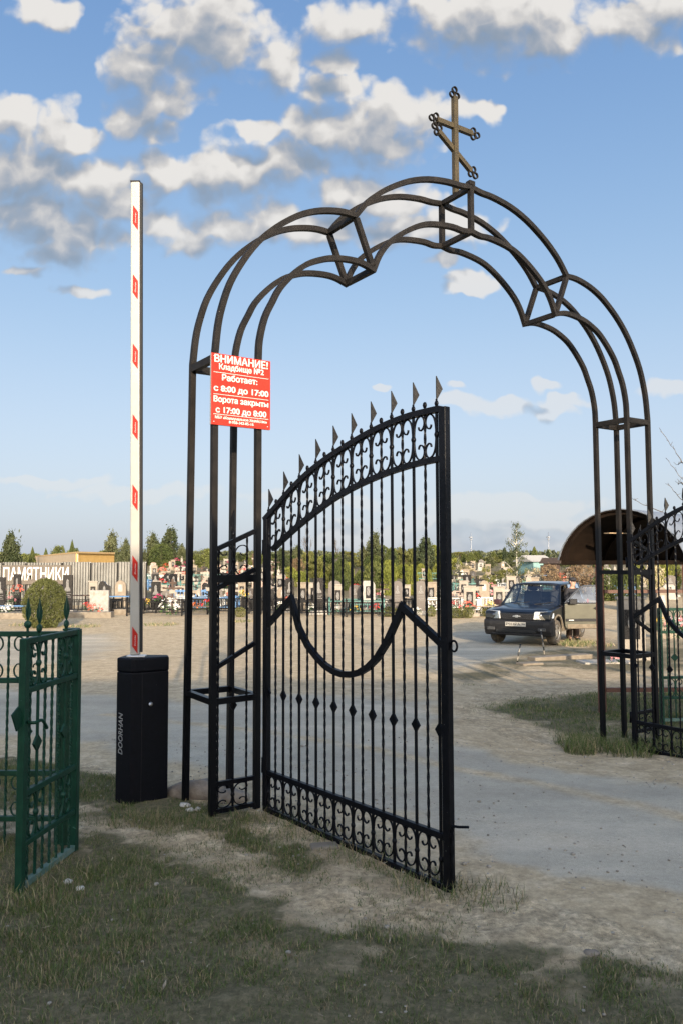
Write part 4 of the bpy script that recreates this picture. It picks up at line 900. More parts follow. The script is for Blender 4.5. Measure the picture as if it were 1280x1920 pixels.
# nose: bumper, grille, lamps, plate
bp = [(-.63, .27), (-.70, .31), (-.755, .42), (-.775, .58), (-.765, .66), (-.70, .695), (-.52, .70), (-.50, .27)]
mb = MB(); vs = []; xs = [(-.885, .20), (-.86, .06), (-.70, .015), (-.35, 0), (.35, 0), (.70, .015), (.86, .06), (.885, .20)]; n = len(bp)
for x, off in xs: vs += [(x, min(y + off, -.40) if y < -.6 else y + off * .8, z) for y, z in bp]
fs = [tuple(range(n)), tuple(reversed(range(7 * n, 8 * n)))]
for i in range(7): fs += [(i * n + j, (i + 1) * n + j, (i + 1) * n + (j + 1) % n, i * n + (j + 1) % n) for j in range(n)]
mb.add(vs, fs, False); bumper = mb.build('bumper', M_PLAS, car, bevel=.025, seg=3)
mb = MB(); mb.box((0, -.765, .40), (1.05, .03, .085)); mb.build('air_intake', mat('intake_black', (.003, .003, .003), rough=.8), bumper, bevel=.01)
for sx in (-1, 1):
    mb = MB(); mb.box((sx * .66, -.748, .455), (.20, .03, .085)); mb.build('fog_lamp', mat('fog_lens', (.025, .025, .025), (.05, .05, .05), rough=.5), bumper, bevel=.012)
mb = MB(); mb.box((0, -.735, .325), (1.3, .05, .05)); mb.build('lower_lip', M_PLAS, bumper, bevel=.015)
mb = MB(); mb.prism([(-.40, .70), (.40, .70), (.44, .86), (-.44, .86)], (0, -.655, 0), depth=.05); gr = mb.build('grille', M_PLAS, car, bevel=.01)
for z in (.735, .77, .80, .832): MB().box((0, -.684, z), (.80, .012, .012)).build('grille_bar', mat('satin_black', (.01, .01, .012), rough=.35), gr)
mb = MB(); mb.prism([(-.105, -.012), (-.038, -.012), (-.03, -.032), (.03, -.032), (.038, -.012), (.105, -.012), (.09, .018), (.042, .018), (.034, .036), (-.034, .036), (-.042, .018), (-.09, .018)], (0, -.697, .785), depth=.016); mb.build('emblem', M_CHROME, gr, bevel=.003)
for sx in (-1, 1):
    P = [(sx * .43, -.700, .715), (sx * .80, -.625, .705), (sx * .868, -.48, .75), (sx * .855, -.42, .885), (sx * .74, -.615, .925), (sx * .46, -.685, .915)]
    mb = MB(); c = Vector((0, .10, 0)); mb.add(P + [tuple(Vector(p) + c) for p in P], [(0, 1, 2, 3, 4, 5), (11, 10, 9, 8, 7, 6)] + [(i, (i + 1) % 6, 6 + (i + 1) % 6, 6 + i) for i in range(6)])
    hl = mb.build('headlight', M_LAMP, car, bevel=.012)
    for q, r in ((.60, .055), (.72, .05)):
        yq = -.688 + (q - .47) * .267 - .006; mb = MB(); mb.tube([(sx * q, yq + .01, .80), (sx * q, yq - .004, .80)], r, 14); mb.build('lamp_bowl', mat('lamp_bowl_dark', (.10, .10, .11), (.3, .3, .3), rough=.15, metal=.8, scale=40), hl)
    mb = MB(); P2 = [tuple(Vector(p) + Vector((sx * .008, -.014, 0))) for p in P]; mb.add(P2, [(0, 1, 2, 3, 4, 5)]); mb.build('lens', M_LENS, hl)
mb = MB(); mb.box((0, -.787, .585), (.53, .012, .115)); pl = mb.build('licence_plate', M_WHITE, car, bevel=.004)
M_INK = mat('black_ink', (.01, .01, .01), rough=.6)
text_obj('plate_number', 'Р014РА', .098, M_INK, pl, (-.06, -.7945, .583), (R(90), 0, 0), .0012, width=.36); text_obj('plate_region', '26', .07, M_INK, pl, (.205, -.7945, .592), (R(90), 0, 0), .001, width=.085)
mb = MB(); mb.box((.148, -.7935, .585), (.005, .002, .108)); mb.build('plate_divider', M_INK, pl)
def wheel(x, y, steer=0):
    s = 1 if x > 0 else -1; t = MB(); pr = [(.10, .205), (.105, .27), (.09, .325), (.045, .343), (-.045, .343), (-.09, .325), (-.105, .27), (-.10, .205)]; n = 28; vs = []; fs = []
    for i in range(n):
        a = 2 * math.pi * i / n; tr = 1 + (.012 if i % 2 else 0)
        vs += [(q, r * (tr if r > .33 else 1) * math.sin(a), r * (tr if r > .33 else 1) * math.cos(a)) for q, r in pr]
    for i in range(n): fs += [(i * 8 + j, i * 8 + j + 1, ((i + 1) % n) * 8 + j + 1, ((i + 1) % n) * 8 + j) for j in range(7)]
    t.add(vs, fs, True); root = t.build('wheel', M_TYRE, car); root.location = (x, y, .343); root.rotation_euler = (0, 0, steer)
    r = MB(); r.tube([(s * -.09, 0, 0), (s * .045, 0, 0)], .215, 24)
    r.build('rim_barrel', mat('rim_shadow', (.03, .03, .03), rough=.8), root)
    r = MB(); ring = [(s * .082, .195 * math.sin(k * math.pi / 14), .195 * math.cos(k * math.pi / 14)) for k in range(28)]; r.tube(ring, .018, 6, closed=True)
    for k in range(5): a = 2 * math.pi * k / 5; r.sweep([(s * .085, .03 * math.sin(a), .03 * math.cos(a)), (s * .075, .19 * math.sin(a), .19 * math.cos(a))], .07, .03, N=(1, 0, 0))
    r.tube([(s * .05, 0, 0), (s * .10, 0, 0)], .055, 12); r.build('rim', M_RIM, root)
for x in (-.735, .735): wheel(x, 0, R(-4)); wheel(x, 2.45)
mb = MB(); mb.tube([(-.6, 0, .33), (.6, 0, .33)], .05, 8); mb.tube([(-.6, 2.45, .33), (.6, 2.45, .33)], .05, 8); mb.ball((.15, 2.45, .33), .13, 10); mb.box((0, 1.2, .34), (.9, 2.6, .1)); mb.build('chassis', M_PLAS, car)
for x in (-.848, .848):
    for yc in (0, 2.45):
        ring = [(x, yc - .445 * math.sin(a), .36 + .445 * math.cos(a)) for a in np.linspace(-1.55, 1.55, 15)]; MB().sweep(ring, .05, .035, N=(1, 0, 0)).build('wheel_arch_trim', M_DUSTY if x > 0 else M_PLAS, car)
    mb = MB(); mb.box((x * .985, 1.22, .40), (.05, 1.6, .13)); mb.build('sill', M_DUSTY, car, bevel=.012)
    if x < 0: mb = MB(); mb.box((x - .008, 1.25, .62), (.02, 1.5, .10)); mb.build('door_moulding', M_PLAS, car)
mb = MB(); mb.box((.858, 1.98, .62), (.02, .74, .10)); mb.build('door_moulding', M_PLAS, car)
for sx in (-1, 1):
    mb = MB(); mb.box((sx * .865, 3.0, .95), (.02, .10, .32)); mb.build('tail_lamp', mat('tail_lens', (.25, .01, .01), rough=.2), car)
mb = MB(); mb.box((-.93, .50, 1.10), (.19, .09, .14)); mb.sweep([(-.80, .52, 1.09), (-.9, .51, 1.12)], .04, .04); mb.build('wing_mirror', mat('dark_maroon_plastic', (.03, .01, .012), rough=.4), car, bevel=.03, seg=3)
# dark sheet standing in for the shaded opening where the driver's door belongs
mb = MB(); mb.prism([(.55, .42), (1.5, .42), (1.5, 1.08), (.55, 1.08)], (.857, 0, 0), (0, 1, 0), (0, 0, 1), .006); mb.build('doorway_shade_sheet', mat('cabin_shade', (.012, .012, .013), rough=.9), car)
# driver's door swung wide open about its front edge
DA = R(33)
mb = MB(); mb.prism([(0, .47), (.05, .40), (.96, .40), (1.02, .60), (1.04, 1.0), (1.03, 1.09), (0, 1.085)], (0, 0, 0), depth=.085)
door = mb.build('driver_door', M_DOORG, car, bevel=.02, seg=3); door.location = (.872, .50, 0); door.rotation_euler = (0, 0, DA); door['label'] = 'driver door swung wide open, in a sunlit grey green tone'
mb = MB(); tl = lambda x, z: (x, .02 + (z - 1.09) * .30, z)
mb.sweep([tl(.02, 1.085), tl(.30, 1.36), tl(.50, 1.53), tl(.60, 1.565), tl(.98, 1.575), tl(1.02, 1.085)], .05, .035, N=(0, 1, -.3)); mb.build('window_frame', M_NAVY, door, bevel=.006)
mb = MB(); mb.add([tl(.05, 1.09), tl(1.0, 1.09), tl(.96, 1.56), tl(.60, 1.55), tl(.50, 1.51)], [(0, 1, 2, 3, 4)]); mb.build('window', glass('door_glass', (.62, .66, .68), .5), door)
mb = MB(); mb.box((.53, -.0, 1.10), (1.02, .10, .03)); mb.build('waist_trim', M_PLAS, door)
mb = MB(); mb.box((.52, -.05, .64), (.98, .018, .075)); mb.build('moulding', M_PLAS, door, bevel=.006)
mb = MB(); mb.box((.52, -.046, .47), (.90, .014, .12)); mb.build('dusty_skirt', M_DUSTY, door, bevel=.006)
mb = MB(); mb.tube([(.84, -.044, .96), (.84, -.056, .96)], .05, 14); mb.box((.86, -.066, .965), (.19, .025, .035)); mb.build('handle', M_PLAS, door, bevel=.006)
mb = MB(); mb.box((.20, -.13, 1.15), (.20, .09, .15)); mb.sweep([(.10, -.03, 1.10), (.17, -.11, 1.12)], .04, .04); mb.build('wing_mirror', M_PLAS, door, bevel=.03, seg=3)
mb = MB(); mb.box((.17, -.062, .64), (.13, .008, .022)); mb.build('badge', M_CHROME, door)

# ---------------------------------------------------------------- the person behind the car door
def skin_obj(name, verts, edges, radii, root, mt, parent, sub=2):
    me = bpy.data.meshes.new(name); me.from_pydata(verts, edges, []); o = bpy.data.objects.new(name, me); col.objects.link(o)
    o.modifiers.new('skin', 'SKIN'); sv = me.skin_vertices[0].data
    for i, r in enumerate(radii): sv[i].radius = (r if isinstance(r, tuple) else (r, r)); sv[i].use_root = (i == root)
    sd = o.modifiers.new('sub', 'SUBSURF'); sd.levels = sub; sd.render_levels = sub
    dg = bpy.context.evaluated_depsgraph_get(); dg.update(); m2 = bpy.data.meshes.new_from_object(o.evaluated_get(dg)); bpy.data.objects.remove(o)
    m2.name = name; m2.materials.append(mt); m2.polygons.foreach_set('use_smooth', [True] * len(m2.polygons))
    o = bpy.data.objects.new(name, m2); col.objects.link(o); o.parent = parent; return o
def make_person():
    PX, PY = 6.28, 22.0; root = thing('person', 'person in dark clothes and a dark cap standing behind the open car door', 'person', (PX, PY, gz(PX, PY)), R(25))
    M_SKIN = mat('skin', (.42, .24, .17), (.50, .30, .22), rough=.55); M_JK = mat('dark_jacket_cloth', (.012, .012, .015), (.025, .024, .028), rough=.9, scale=14, bump=.3)
    M_TR = mat('dark_brown_trousers', (.030, .018, .014), (.05, .03, .022), rough=.9, scale=12, bump=.3)
    # faces -y: head, neck, trunk, arms reaching forward to the door, legs
    V = [(0, 0, .92), (0, .01, 1.12), (0, .01, 1.30), (0, 0, 1.42), (0, -.02, 1.475), (0, -.035, 1.54), (0, -.04, 1.61),
         (.17, .01, 1.36), (.24, -.02, 1.12), (.20, -.24, 1.02), (.17, -.31, 1.02), (-.17, .01, 1.36), (-.24, -.02, 1.12), (-.20, -.24, 1.02), (-.17, -.31, 1.02),
         (.095, 0, .86), (.105, -.02, .47), (.11, .01, .09), (.115, -.13, .04), (-.095, 0, .86), (-.105, .0, .47), (-.11, .03, .09), (-.115, -.11, .04)]
    E = [(0, 1), (1, 2), (2, 3), (3, 4), (4, 5), (5, 6), (2, 7), (7, 8), (8, 9), (9, 10), (2, 11), (11, 12), (12, 13), (13, 14), (0, 15), (15, 16), (16, 17), (17, 18), (0, 19), (19, 20), (20, 21), (21, 22)]
    Rr = [(.15, .11), (.14, .105), (.155, .11), .07, .055, (.072, .088), (.075, .09), .062, .048, .036, (.034, .02), .062, .048, .036, (.034, .02), .085, .058, .042, .036, .085, .058, .042, .036]
    for sx in (1, -1):
        for q, dx in enumerate((-.024, -.008, .008, .024)):
            b0 = len(V); L = (.062, .075, .07, .055)[q]; hx = sx * .17 + dx
            V += [(hx, -.325, 1.018), (hx + dx * .1, -.325 - L * .6, 1.012), (hx + dx * .1, -.325 - L, .995)]; E += [(10 if sx > 0 else 14, b0), (b0, b0 + 1), (b0 + 1, b0 + 2)]; Rr += [.0095, .009, .008]
        b0 = len(V); V += [(sx * .17 - sx * .035, -.29, 1.012), (sx * .17 - sx * .055, -.325, 1.005)]; E += [(10 if sx > 0 else 14, b0), (b0, b0 + 1)]; Rr += [.011, .009]
    body = skin_obj('body', V, E, Rr, 0, M_SKIN, root)
    J = [0, 1, 2, 3, 7, 8, 9, 11, 12, 13]; VJ = [V[i] for i in J]; VJ[3] = (0, .0, 1.40); EJ = [(0, 1), (1, 2), (2, 3), (2, 4), (4, 5), (5, 6), (2, 7), (7, 8), (8, 9)]; RJ = [(.19, .145), (.175, .135), (.185, .135), .085, .088, .072, .055, .088, .072, .055]
    skin_obj('jacket', VJ, EJ, RJ, 0, M_JK, root)
    T = [(0, 0, .90), (.095, 0, .82), (.105, -.02, .47), (.11, .01, .035), (-.095, 0, .82), (-.105, 0, .47), (-.11, .03, .035)]
    skin_obj('trousers', T, [(0, 1), (1, 2), (2, 3), (0, 4), (4, 5), (5, 6)], [(.17, .13), .11, .092, .088, .11, .092, .088], 0, M_TR, root)
    mb = MB(); mb.ball((0, -.03, 1.655), .098, 14, (1, 1.12, .62)); mb.box((0, -.135, 1.635), (.13, .07, .012)); mb.build('cap', M_JK, root)
    mb = MB(); mb.ball((0, .005, 1.60), .088, 12, (1, 1, .9)); mb.build('hair', mat('grey_hair', (.06, .055, .05), (.12, .11, .10), rough=.9, scale=40), root)
    mb = MB(); mb.ball((0, -.128, 1.578), .014, 8, (.8, 1.2, 1.3)); mb.build('nose', M_SKIN, root)
    for sx in (-1, 1):
        mb = MB(); mb.ball((sx * .030, -.113, 1.603), .010, 8); mb.build('eye', mat('eye_dark', (.02, .015, .01), rough=.2), root)
        mb = MB(); mb.ball((sx * .083, -.035, 1.59), .024, 8, (.4, .8, 1.2)); mb.build('ear', M_SKIN, root)
        mb = MB(); mb.ball((sx * .112, -.06 + (.02 if sx < 0 else 0), .045), .05, 10, (.9, 2.2, .9)); mb.build('shoe', mat('black_leather', (.01, .01, .01), rough=.5), root)
    mb = MB(); mb.ball((0, -.112, 1.543), .022, 8, (1.1, .5, .3)); mb.build('mouth', mat('lip', (.35, .14, .11), rough=.6), root)
make_person()

# ---------------------------------------------------------------- odds and ends round the yard island
M_STRIPE = bpy.data.materials.new('black_white_stake'); M_STRIPE.use_nodes = True
def _stripe():
    nt = M_STRIPE.node_tree; N = nt.nodes; L = nt.links; tc = N.new('ShaderNodeTexCoord'); w = N.new('ShaderNodeTexWave'); w.bands_direction = 'Z'; w.inputs['Scale'].default_value = 1.9; w.inputs['Distortion'].default_value = .4
    L.new(tc.outputs['Object'], w.inputs['Vector']); r = N.new('ShaderNodeValToRGB'); r.color_ramp.interpolation = 'CONSTANT'; e = r.color_ramp.elements; e[0].color = (.02, .02, .02, 1); e[1].position = .5; e[1].color = (.30, .27, .22, 1)
    L.new(w.outputs['Fac'], r.inputs[0]); L.new(r.outputs[0], N['Principled BSDF'].inputs['Base Color'])
_stripe()
for (px, py, h, lx, lab) in ((967, 1243, .36, .09, 'short leaning black and white striped stake at the corner of the dirt island'), (1021, 1231, .56, -.08, 'taller black and white striped stake in front of the car wheel')):
    g = gp(px, py); mb = MB(); mb.tube([(0, 0, -.08), (lx * .5, 0, h * .5), (lx, .02, h)], .015, 8); tag(mb.build('striped_stake', M_STRIPE, None, loc=g), lab, 'stake')
M_CONC = mat('weathered_concrete', (.15, .122, .09), (.22, .185, .14), rough=.9, scale=7, bump=.4)
M_PALE = mat('pale_concrete', (.30, .27, .225), (.38, .345, .295), rough=.85, scale=6, bump=.25)
def slab(name, lab, cat, px, py, size, rz, m=None, dz=0.0):
    g = gp(px, py); mb = MB(); mb.box((0, 0, size[2] / 2 - .03), size); return tag(mb.build(name, m or M_CONC, None, bevel=.012, loc=(g[0], g[1], g[2] + dz), rz=rz), lab, cat)
slab('kerb_stone', 'long weathered kerb stone lying on the dirt island', 'kerb stone', 1050, 1236, (1.45, .26, .11), R(24))
slab('concrete_slab', 'short flat concrete piece at the end of the long kerb stone', 'slab', 992, 1246, (.45, .26, .07), R(20))
slab('concrete_slab', 'pale flat slab beside the far arch pier', 'slab', 1135, 1243, (1.0, .5, .07), R(4), M_PALE)
slab('paver', 'small flat grey stone half buried in grass beside the black gate leaf', 'stone', 608, 1588, (.16, .10, .045), R(10), M_CONC)
def rock(name, lab, px, py, r, sz, m, seed):
    g = gp(px, py); mb = MB(); q = random.Random(seed); mb.ball((0, 0, 0), r, 10, sz); mb.v = [tuple(Vector(v) * (1 + .35 * (mnoise.noise(Vector(v) * 2.2 / r + Vector((seed * 3.1, 0, 0)))))) for v in mb.v]
    return tag(mb.build(name, m, None, loc=(g[0], g[1], g[2] + r * sz[2] * .3)), lab, 'stone')
M_ROCK = mat('grey_lump_concrete', (.15, .122, .095), (.25, .21, .165), rough=.95, scale=12, bump=.6)
M_WROCK = mat('pale_pebble', (.42, .39, .35), (.55, .52, .47), rough=.9, scale=20, bump=.4)
rock('rock', 'large grey lump of old concrete at the foot of the rear pier post', 372, 1492, .17, (1.35, .8, .5), M_ROCK, 1)
rock('rock', 'brownish lump of rubble between two posts of the pier', 432, 1498, .11, (1.2, .9, .5), M_ROCK, 2)
rock('rock', 'white stone in the grass before the pier, biggest of three', 346, 1513, .034, (1.2, .9, .7), M_WROCK, 3)
rock('rock', 'white stone in the grass before the pier, between its two fellows', 357, 1521, .026, (1.2, 1, .7), M_WROCK, 4)
rock('rock', 'white stone in the grass before the pier, farthest from the cabinet', 371, 1519, .022, (1, 1.2, .7), M_WROCK, 5)
rock('rock', 'pale rounded stone in the grass by the green wicket gate', 128, 1656, .022, (1.1, 1, .8), M_WROCK, 6)
rock('rock', 'brown rounded stone in the grass by the green wicket gate', 150, 1668, .020, (1.2, 1, .7), M_WROCK, 7)
rock('rock', 'grey stone lying on the sand at the verge of the road', 1108, 1790, .026, (1.4, 1, .6), M_ROCK, 8)
# ---------------------------------------------------------------- graves
M_CREAM = mat('cream_painted_concrete', (.165, .134, .10), (.235, .192, .144), rough=.8, scale=5, bump=.2)
M_CREAM2 = mat('whitewashed_concrete', (.205, .178, .146), (.27, .24, .20), rough=.8, scale=5, bump=.2)
M_GRAN = mat('polished_black_granite', (.008, .008, .009), (.022, .021, .021), rough=.16, scale=60, detail=6)
M_GRAN2 = mat('grey_brown_granite', (.045, .036, .032), (.085, .07, .062), rough=.3, scale=50, detail=6)
M_GREYST = mat('grey_grave_stone', (.22, .205, .185), (.33, .31, .28), rough=.85, scale=8, bump=.3)
M_PINKST = mat('pink_grave_stone', (.26, .18, .145), (.35, .255, .21), rough=.8, scale=8, bump=.3)
M_ETCH = mat('etched_grey', (.055, .052, .05), (.19, .18, .17), rough=.6, scale=18, detail=5)
M_ETCH2 = mat('photo_oval', (.22, .20, .18), (.45, .43, .40), rough=.3, scale=12)
M_IRON = mat('black_grave_iron', (.005, .005, .006), (.011, .0105, .010), rough=.6, spec=.15)
M_BLUEP = mat('blue_bench_paint', (.045, .13, .28), (.07, .18, .36), rough=.55)
M_GREENP = mat('teal_grave_paint', (.03, .11, .10), (.05, .16, .14), rough=.55)
M_WOODB = mat('dark_brown_wood', (.045, .026, .018), (.08, .048, .032), rough=.8)
M_SILV = mat('silver_grave_paint', (.38, .38, .37), (.5, .5, .48), rough=.45, metal=.4)
def arch_top(w, h, r=.5, n=9):
    """outline with a rounded head"""
    k = h - w * r; return [(-w / 2, 0), (w / 2, 0)] + [(w / 2 * math.cos(a), k + w * r * math.sin(a)) for a in np.linspace(0, math.pi, n)]
def wave_top(w, h):
    return [(-w / 2, 0), (w / 2, 0)] + [(p.x * w, p.y * h) for p in catmull([(.5, .80, 0), (.42, .83, 0), (.22, .86, 0), (.0, .97, 0), (-.22, 1.0, 0), (-.40, .93, 0), (-.5, .84, 0)], 3)]
PROTO = {}
def stone(kind):
    root = thing('headstone', 'headstone', 'headstone', (0, 0, 0)); w = .6
    pm = {'frame': M_CREAM2, 'frame2': M_CREAM, 'black': M_GRAN, 'wave': M_GRAN, 'arch': M_CREAM, 'brownarch': M_GRAN2, 'obelisk': M_CREAM2, 'grey': M_GREYST, 'pink': M_PINKST, 'low': M_CREAM2, 'pair': M_GRAN}[kind]
    def panel(x, z, pw, ph, y, m, etch, ew=.6, eh=.62, round_=True):
        mb = MB(); mb.box((x, y - .006, z), (pw, .012, ph)); p = mb.build('portrait_panel', m, root)
        mb = MB(); mb.prism([(pw * ew / 2 * math.cos(a), ph * eh / 2 * math.sin(a) * (1.0 if math.sin(a) > 0 else .85)) for a in np.linspace(0, 2 * math.pi, 17)[:-1]], (x, y - .0145, z + ph * .06), depth=.004); mb.build('portrait', etch, p)
    def etched(z, y, hh=.34, ww=.30, lines=3, m=M_ETCH):
        mb = MB(); pts = [(ww * .5, -.5 * hh), (ww * .45, -.28 * hh), (ww * .20, -.12 * hh), (ww * .22, .1 * hh), (ww * .18, .38 * hh), (0, .5 * hh), (-ww * .2, .36 * hh), (-ww * .24, .1 * hh), (-ww * .2, -.12 * hh), (-ww * .45, -.28 * hh), (-ww * .5, -.5 * hh)]
        mb.prism(pts, (0, y - .002, z), depth=.004); p = mb.build('etched_portrait', m, root)
        for i in range(lines):
            mb = MB(); mb.box((0, y - .002, z - hh * .5 - .07 - i * .06), (ww * (1.2 - .25 * (i % 2)), .004, .018)); mb.build('engraved_line', m, p)
    if kind in ('frame', 'frame2'):
        h = 1.10; mb = MB(); mb.box((0, 0, .12 + h / 2), (w, .12, h)); mb.box((0, 0, .12 + h + .03), (w + .07, .16, .06)); mb.build('slab', pm, root, bevel=.008, seg=1)
        panel(0, .72, .34, .60, -.06, M_GRAN, M_ETCH)
    elif kind == 'low':
        mb = MB(); mb.box((0, 0, .12 + .35), (.85, .12, .70)); mb.build('slab', pm, root, bevel=.008, seg=1); panel(0, .50, .46, .40, -.06, M_GRAN, M_ETCH2, .3, .7)
    elif kind == 'black':
        mb = MB(); mb.box((0, 0, .12 + .60), (.56, .09, 1.20)); mb.build('slab', pm, root, bevel=.006, seg=1); etched(.98, -.045, .42, .34, 3)
    elif kind == 'pair':
        mb = MB(); mb.box((0, 0, .12 + .45), (1.15, .09, .90)); mb.build('slab', pm, root, bevel=.006, seg=1)
        for x in (-.28, .28): panel(x, .66, .30, .40, -.045, M_GRAN2, M_ETCH2, .7, .8)
    elif kind == 'wave':
        mb = MB(); mb.prism([(x, z + .12) for x, z in wave_top(.72, 1.02)], depth=.09); mb.build('slab', pm, root, bevel=.006, seg=1); etched(.74, -.045, .44, .36, 2)
    elif kind == 'arch':
        mb = MB(); mb.prism([(x, z + .12) for x, z in arch_top(.58, 1.0)], depth=.12); mb.build('slab', pm, root, bevel=.008, seg=1); panel(0, .78, .24, .32, -.06, M_GREYST, M_ETCH2, .8, .85)
    elif kind == 'brownarch':
        mb = MB(); mb.prism([(x, z + .12) for x, z in arch_top(.66, 1.25, .34)], depth=.10); mb.build('slab', pm, root, bevel=.006, seg=1); etched(1.02, -.05, .34, .28, 4, M_ETCH2 if False else M_ETCH)
    elif kind == 'obelisk':
        mb = MB(); mb.add([(-.2, -.2, .1), (.2, -.2, .1), (.2, .2, .1), (-.2, .2, .1), (-.13, -.13, 1.35), (.13, -.13, 1.35), (.13, .13, 1.35), (-.13, .13, 1.35), (0, 0, 1.52)], [(0, 1, 5, 4), (1, 2, 6, 5), (2, 3, 7, 6), (3, 0, 4, 7), (4, 5, 8), (5, 6, 8), (6, 7, 8), (7, 4, 8)]); mb.build('shaft', pm, root)
        mb = MB(); mb.box((0, 0, 1.63), (.035, .035, .26)); mb.box((0, 0, 1.66), (.16, .03, .03)); mb.build('top_cross', pm, root); panel(0, .95, .18, .26, -.165, M_GREYST, M_ETCH2, .8, .85)
    else:
        mb = MB(); mb.prism([(-.36, .1), (.36, .1), (.36, .85), (.25, .98), (-.25, .98), (-.36, .85)], depth=.14); mb.build('slab', pm, root, bevel=.01, seg=1); panel(0, .64, .26, .36, -.07, M_CREAM2 if kind == 'pink' else M_GRAN, M_ETCH, .7, .8)
    mb = MB(); mb.box((0, -.04, .03), (.95, .34, .24)); mb.build('plinth', M_GREYST if kind in ('black', 'wave', 'brownarch', 'pair') else pm, root, bevel=.01, seg=1)
    return root
def cross_proto(m):
    root = thing('grave_cross', 'cross', 'cross'); mb = MB(); mb.box((0, 0, .74), (.075, .06, 1.56)); mb.build('upright', m, root)
    for z, w in ((1.36, .30), (1.12, .74)): mb = MB(); mb.box((0, -.034, z), (w, .02, .075)); mb.build('crossbar', m, root)
    mb = MB(); mb.sweep([(-.20, -.034, .80), (.20, -.034, .62)], .07, .02); mb.build('slanted_bar', m, root)
    mb = MB(); mb.box((0, -.05, .98), (.22, .012, .16)); mb.build('name_plate', M_CREAM2, root); return root
def railing_proto(m, w, d, h=.62):
    root = thing('grave_railing', 'railing', 'railing'); mb = MB()
    C4 = [(-w / 2, -d / 2), (w / 2, -d / 2), (w / 2, d / 2), (-w / 2, d / 2)]
    for i in range(4):
        (ax, ay), (bx_, by_) = C4[i], C4[(i + 1) % 4]
        for z in (.16, h - .04): mb.sweep([(ax, ay, z), (bx_, by_, z)], .042, .042, N=(0, 0, 1))
        n = int(math.hypot(bx_ - ax, by_ - ay) / .17)
        for k in range(1, n): t = k / n; mb.sweep([(ax + (bx_ - ax) * t, ay + (by_ - ay) * t, .16), (ax + (bx_ - ax) * t, ay + (by_ - ay) * t, h - .05)], .022, .022)
    mb.build('rails', m, root)
    for x, y in C4: mb = MB(); mb.box((x, y, h / 2 - .05), (.06, .06, h + .14)); mb.ball((x, y, h + .04), .035, 8); mb.build('post', m, root)
    return root
def table_proto(m, w=.9):
    root = thing('grave_table', 'table', 'table'); mb = MB(); mb.box((0, 0, .70), (w, .5, .04)); mb.build('table_top', m, root)
    for x in (-w * .36, w * .36): mb = MB(); mb.box((x, 0, .33), (.05, .05, .70)); mb.build('leg', M_IRON, root)
    return root
def bench_proto(m, w=1.1):
    root = thing('grave_bench', 'bench', 'bench'); mb = MB(); mb.box((0, 0, .43), (w, .28, .04)); mb.build('seat', m, root)
    for x in (-w * .4, w * .4): mb = MB(); mb.box((x, 0, .19), (.05, .05, .46)); mb.build('leg', M_IRON, root)
    return root
M_LEAFD = foliage_mat('wreath_leaf', (.02, .05, .02), (.06, .11, .035), 9, 0)
def flower_proto(m, r=.22, n=22):
    q = random.Random(n + int(r * 100)); root = thing('flower_bunch', 'flowers', 'flowers'); mb = MB()
    for _ in range(n):
        a = q.uniform(0, 6.28); e = q.uniform(.05, 1.45); rr = r * q.uniform(.75, 1.05); c = Vector((math.cos(a) * math.cos(e) * rr, math.sin(a) * math.cos(e) * rr, .10 + math.sin(e) * rr)); s = q.uniform(.035, .06)
        for k in range(6):
            b = k * 1.047 + q.random(); d = (c - Vector((0, 0, .05))).normalized(); t = d.orthogonal().normalized(); t2 = d.cross(t); p = c + (t * math.cos(b) + t2 * math.sin(b)) * s; o_ = d * .02
            mb.add([c, c + (p - c).lerp(t2 * s * .6 * math.cos(b) - t * s * .6 * math.sin(b), .35) + o_, p + o_ * 1.6, c + (p - c).lerp(-t2 * s * .6 * math.cos(b) + t * s * .6 * math.sin(b), .35) + o_], [(0, 1, 2, 3)])
    mb.build('blooms', m, root); mb = MB()
    for _ in range(n * 2):
        a = q.uniform(0, 6.28); e = q.uniform(-.2, 1.2); rr = r * q.uniform(.5, 1.1); c = Vector((math.cos(a) * math.cos(e) * rr, math.sin(a) * math.cos(e) * rr, max(.01, .06 + math.sin(e) * rr))); t = Vector((q.uniform(-1, 1), q.uniform(-1, 1), q.uniform(-.4, 1))).normalized() * .045; u = t.orthogonal().normalized() * .015
        mb.add([c - t, c + u, c + t, c - u], [(0, 1, 2, 3)])
    mb.build('leaves', M_LEAFD, root); return root
FCOL = {'red': (.62, .02, .015), 'coral': (.68, .12, .07), 'white': (.78, .76, .70), 'yellow': (.72, .48, .06), 'magenta': (.52, .03, .14), 'purple': (.18, .06, .32), 'orange': (.72, .17, .02), 'pink': (.65, .24, .26)}
MAKERS = {}
for k in ('frame', 'frame2', 'black', 'wave', 'arch', 'brownarch', 'obelisk', 'grey', 'pink', 'low', 'pair'): MAKERS['stone_' + k] = (lambda k=k: stone(k))
MAKERS['cross_wood'] = lambda: cross_proto(M_WOODB); MAKERS['cross_iron'] = lambda: cross_proto(M_IRON)
for nm, m_ in (('black', M_IRON), ('silver', M_SILV), ('teal', M_GREENP), ('blue', M_BLUEP)): MAKERS['rail_' + nm] = (lambda m_=m_: railing_proto(m_, 2.3, 1.7))
for nm, m_ in (('blue', M_BLUEP), ('grey', M_CREAM), ('wood', M_WOODB), ('teal', M_GREENP)): MAKERS['table_' + nm] = (lambda m_=m_: table_proto(m_)); MAKERS['bench_' + nm] = (lambda m_=m_: bench_proto(m_))
for k, c in FCOL.items(): MAKERS['flower_' + k] = (lambda k=k, c=c: flower_proto(mat('petal_' + k, tuple(v * .8 for v in c), c, rough=.7, scale=20)))
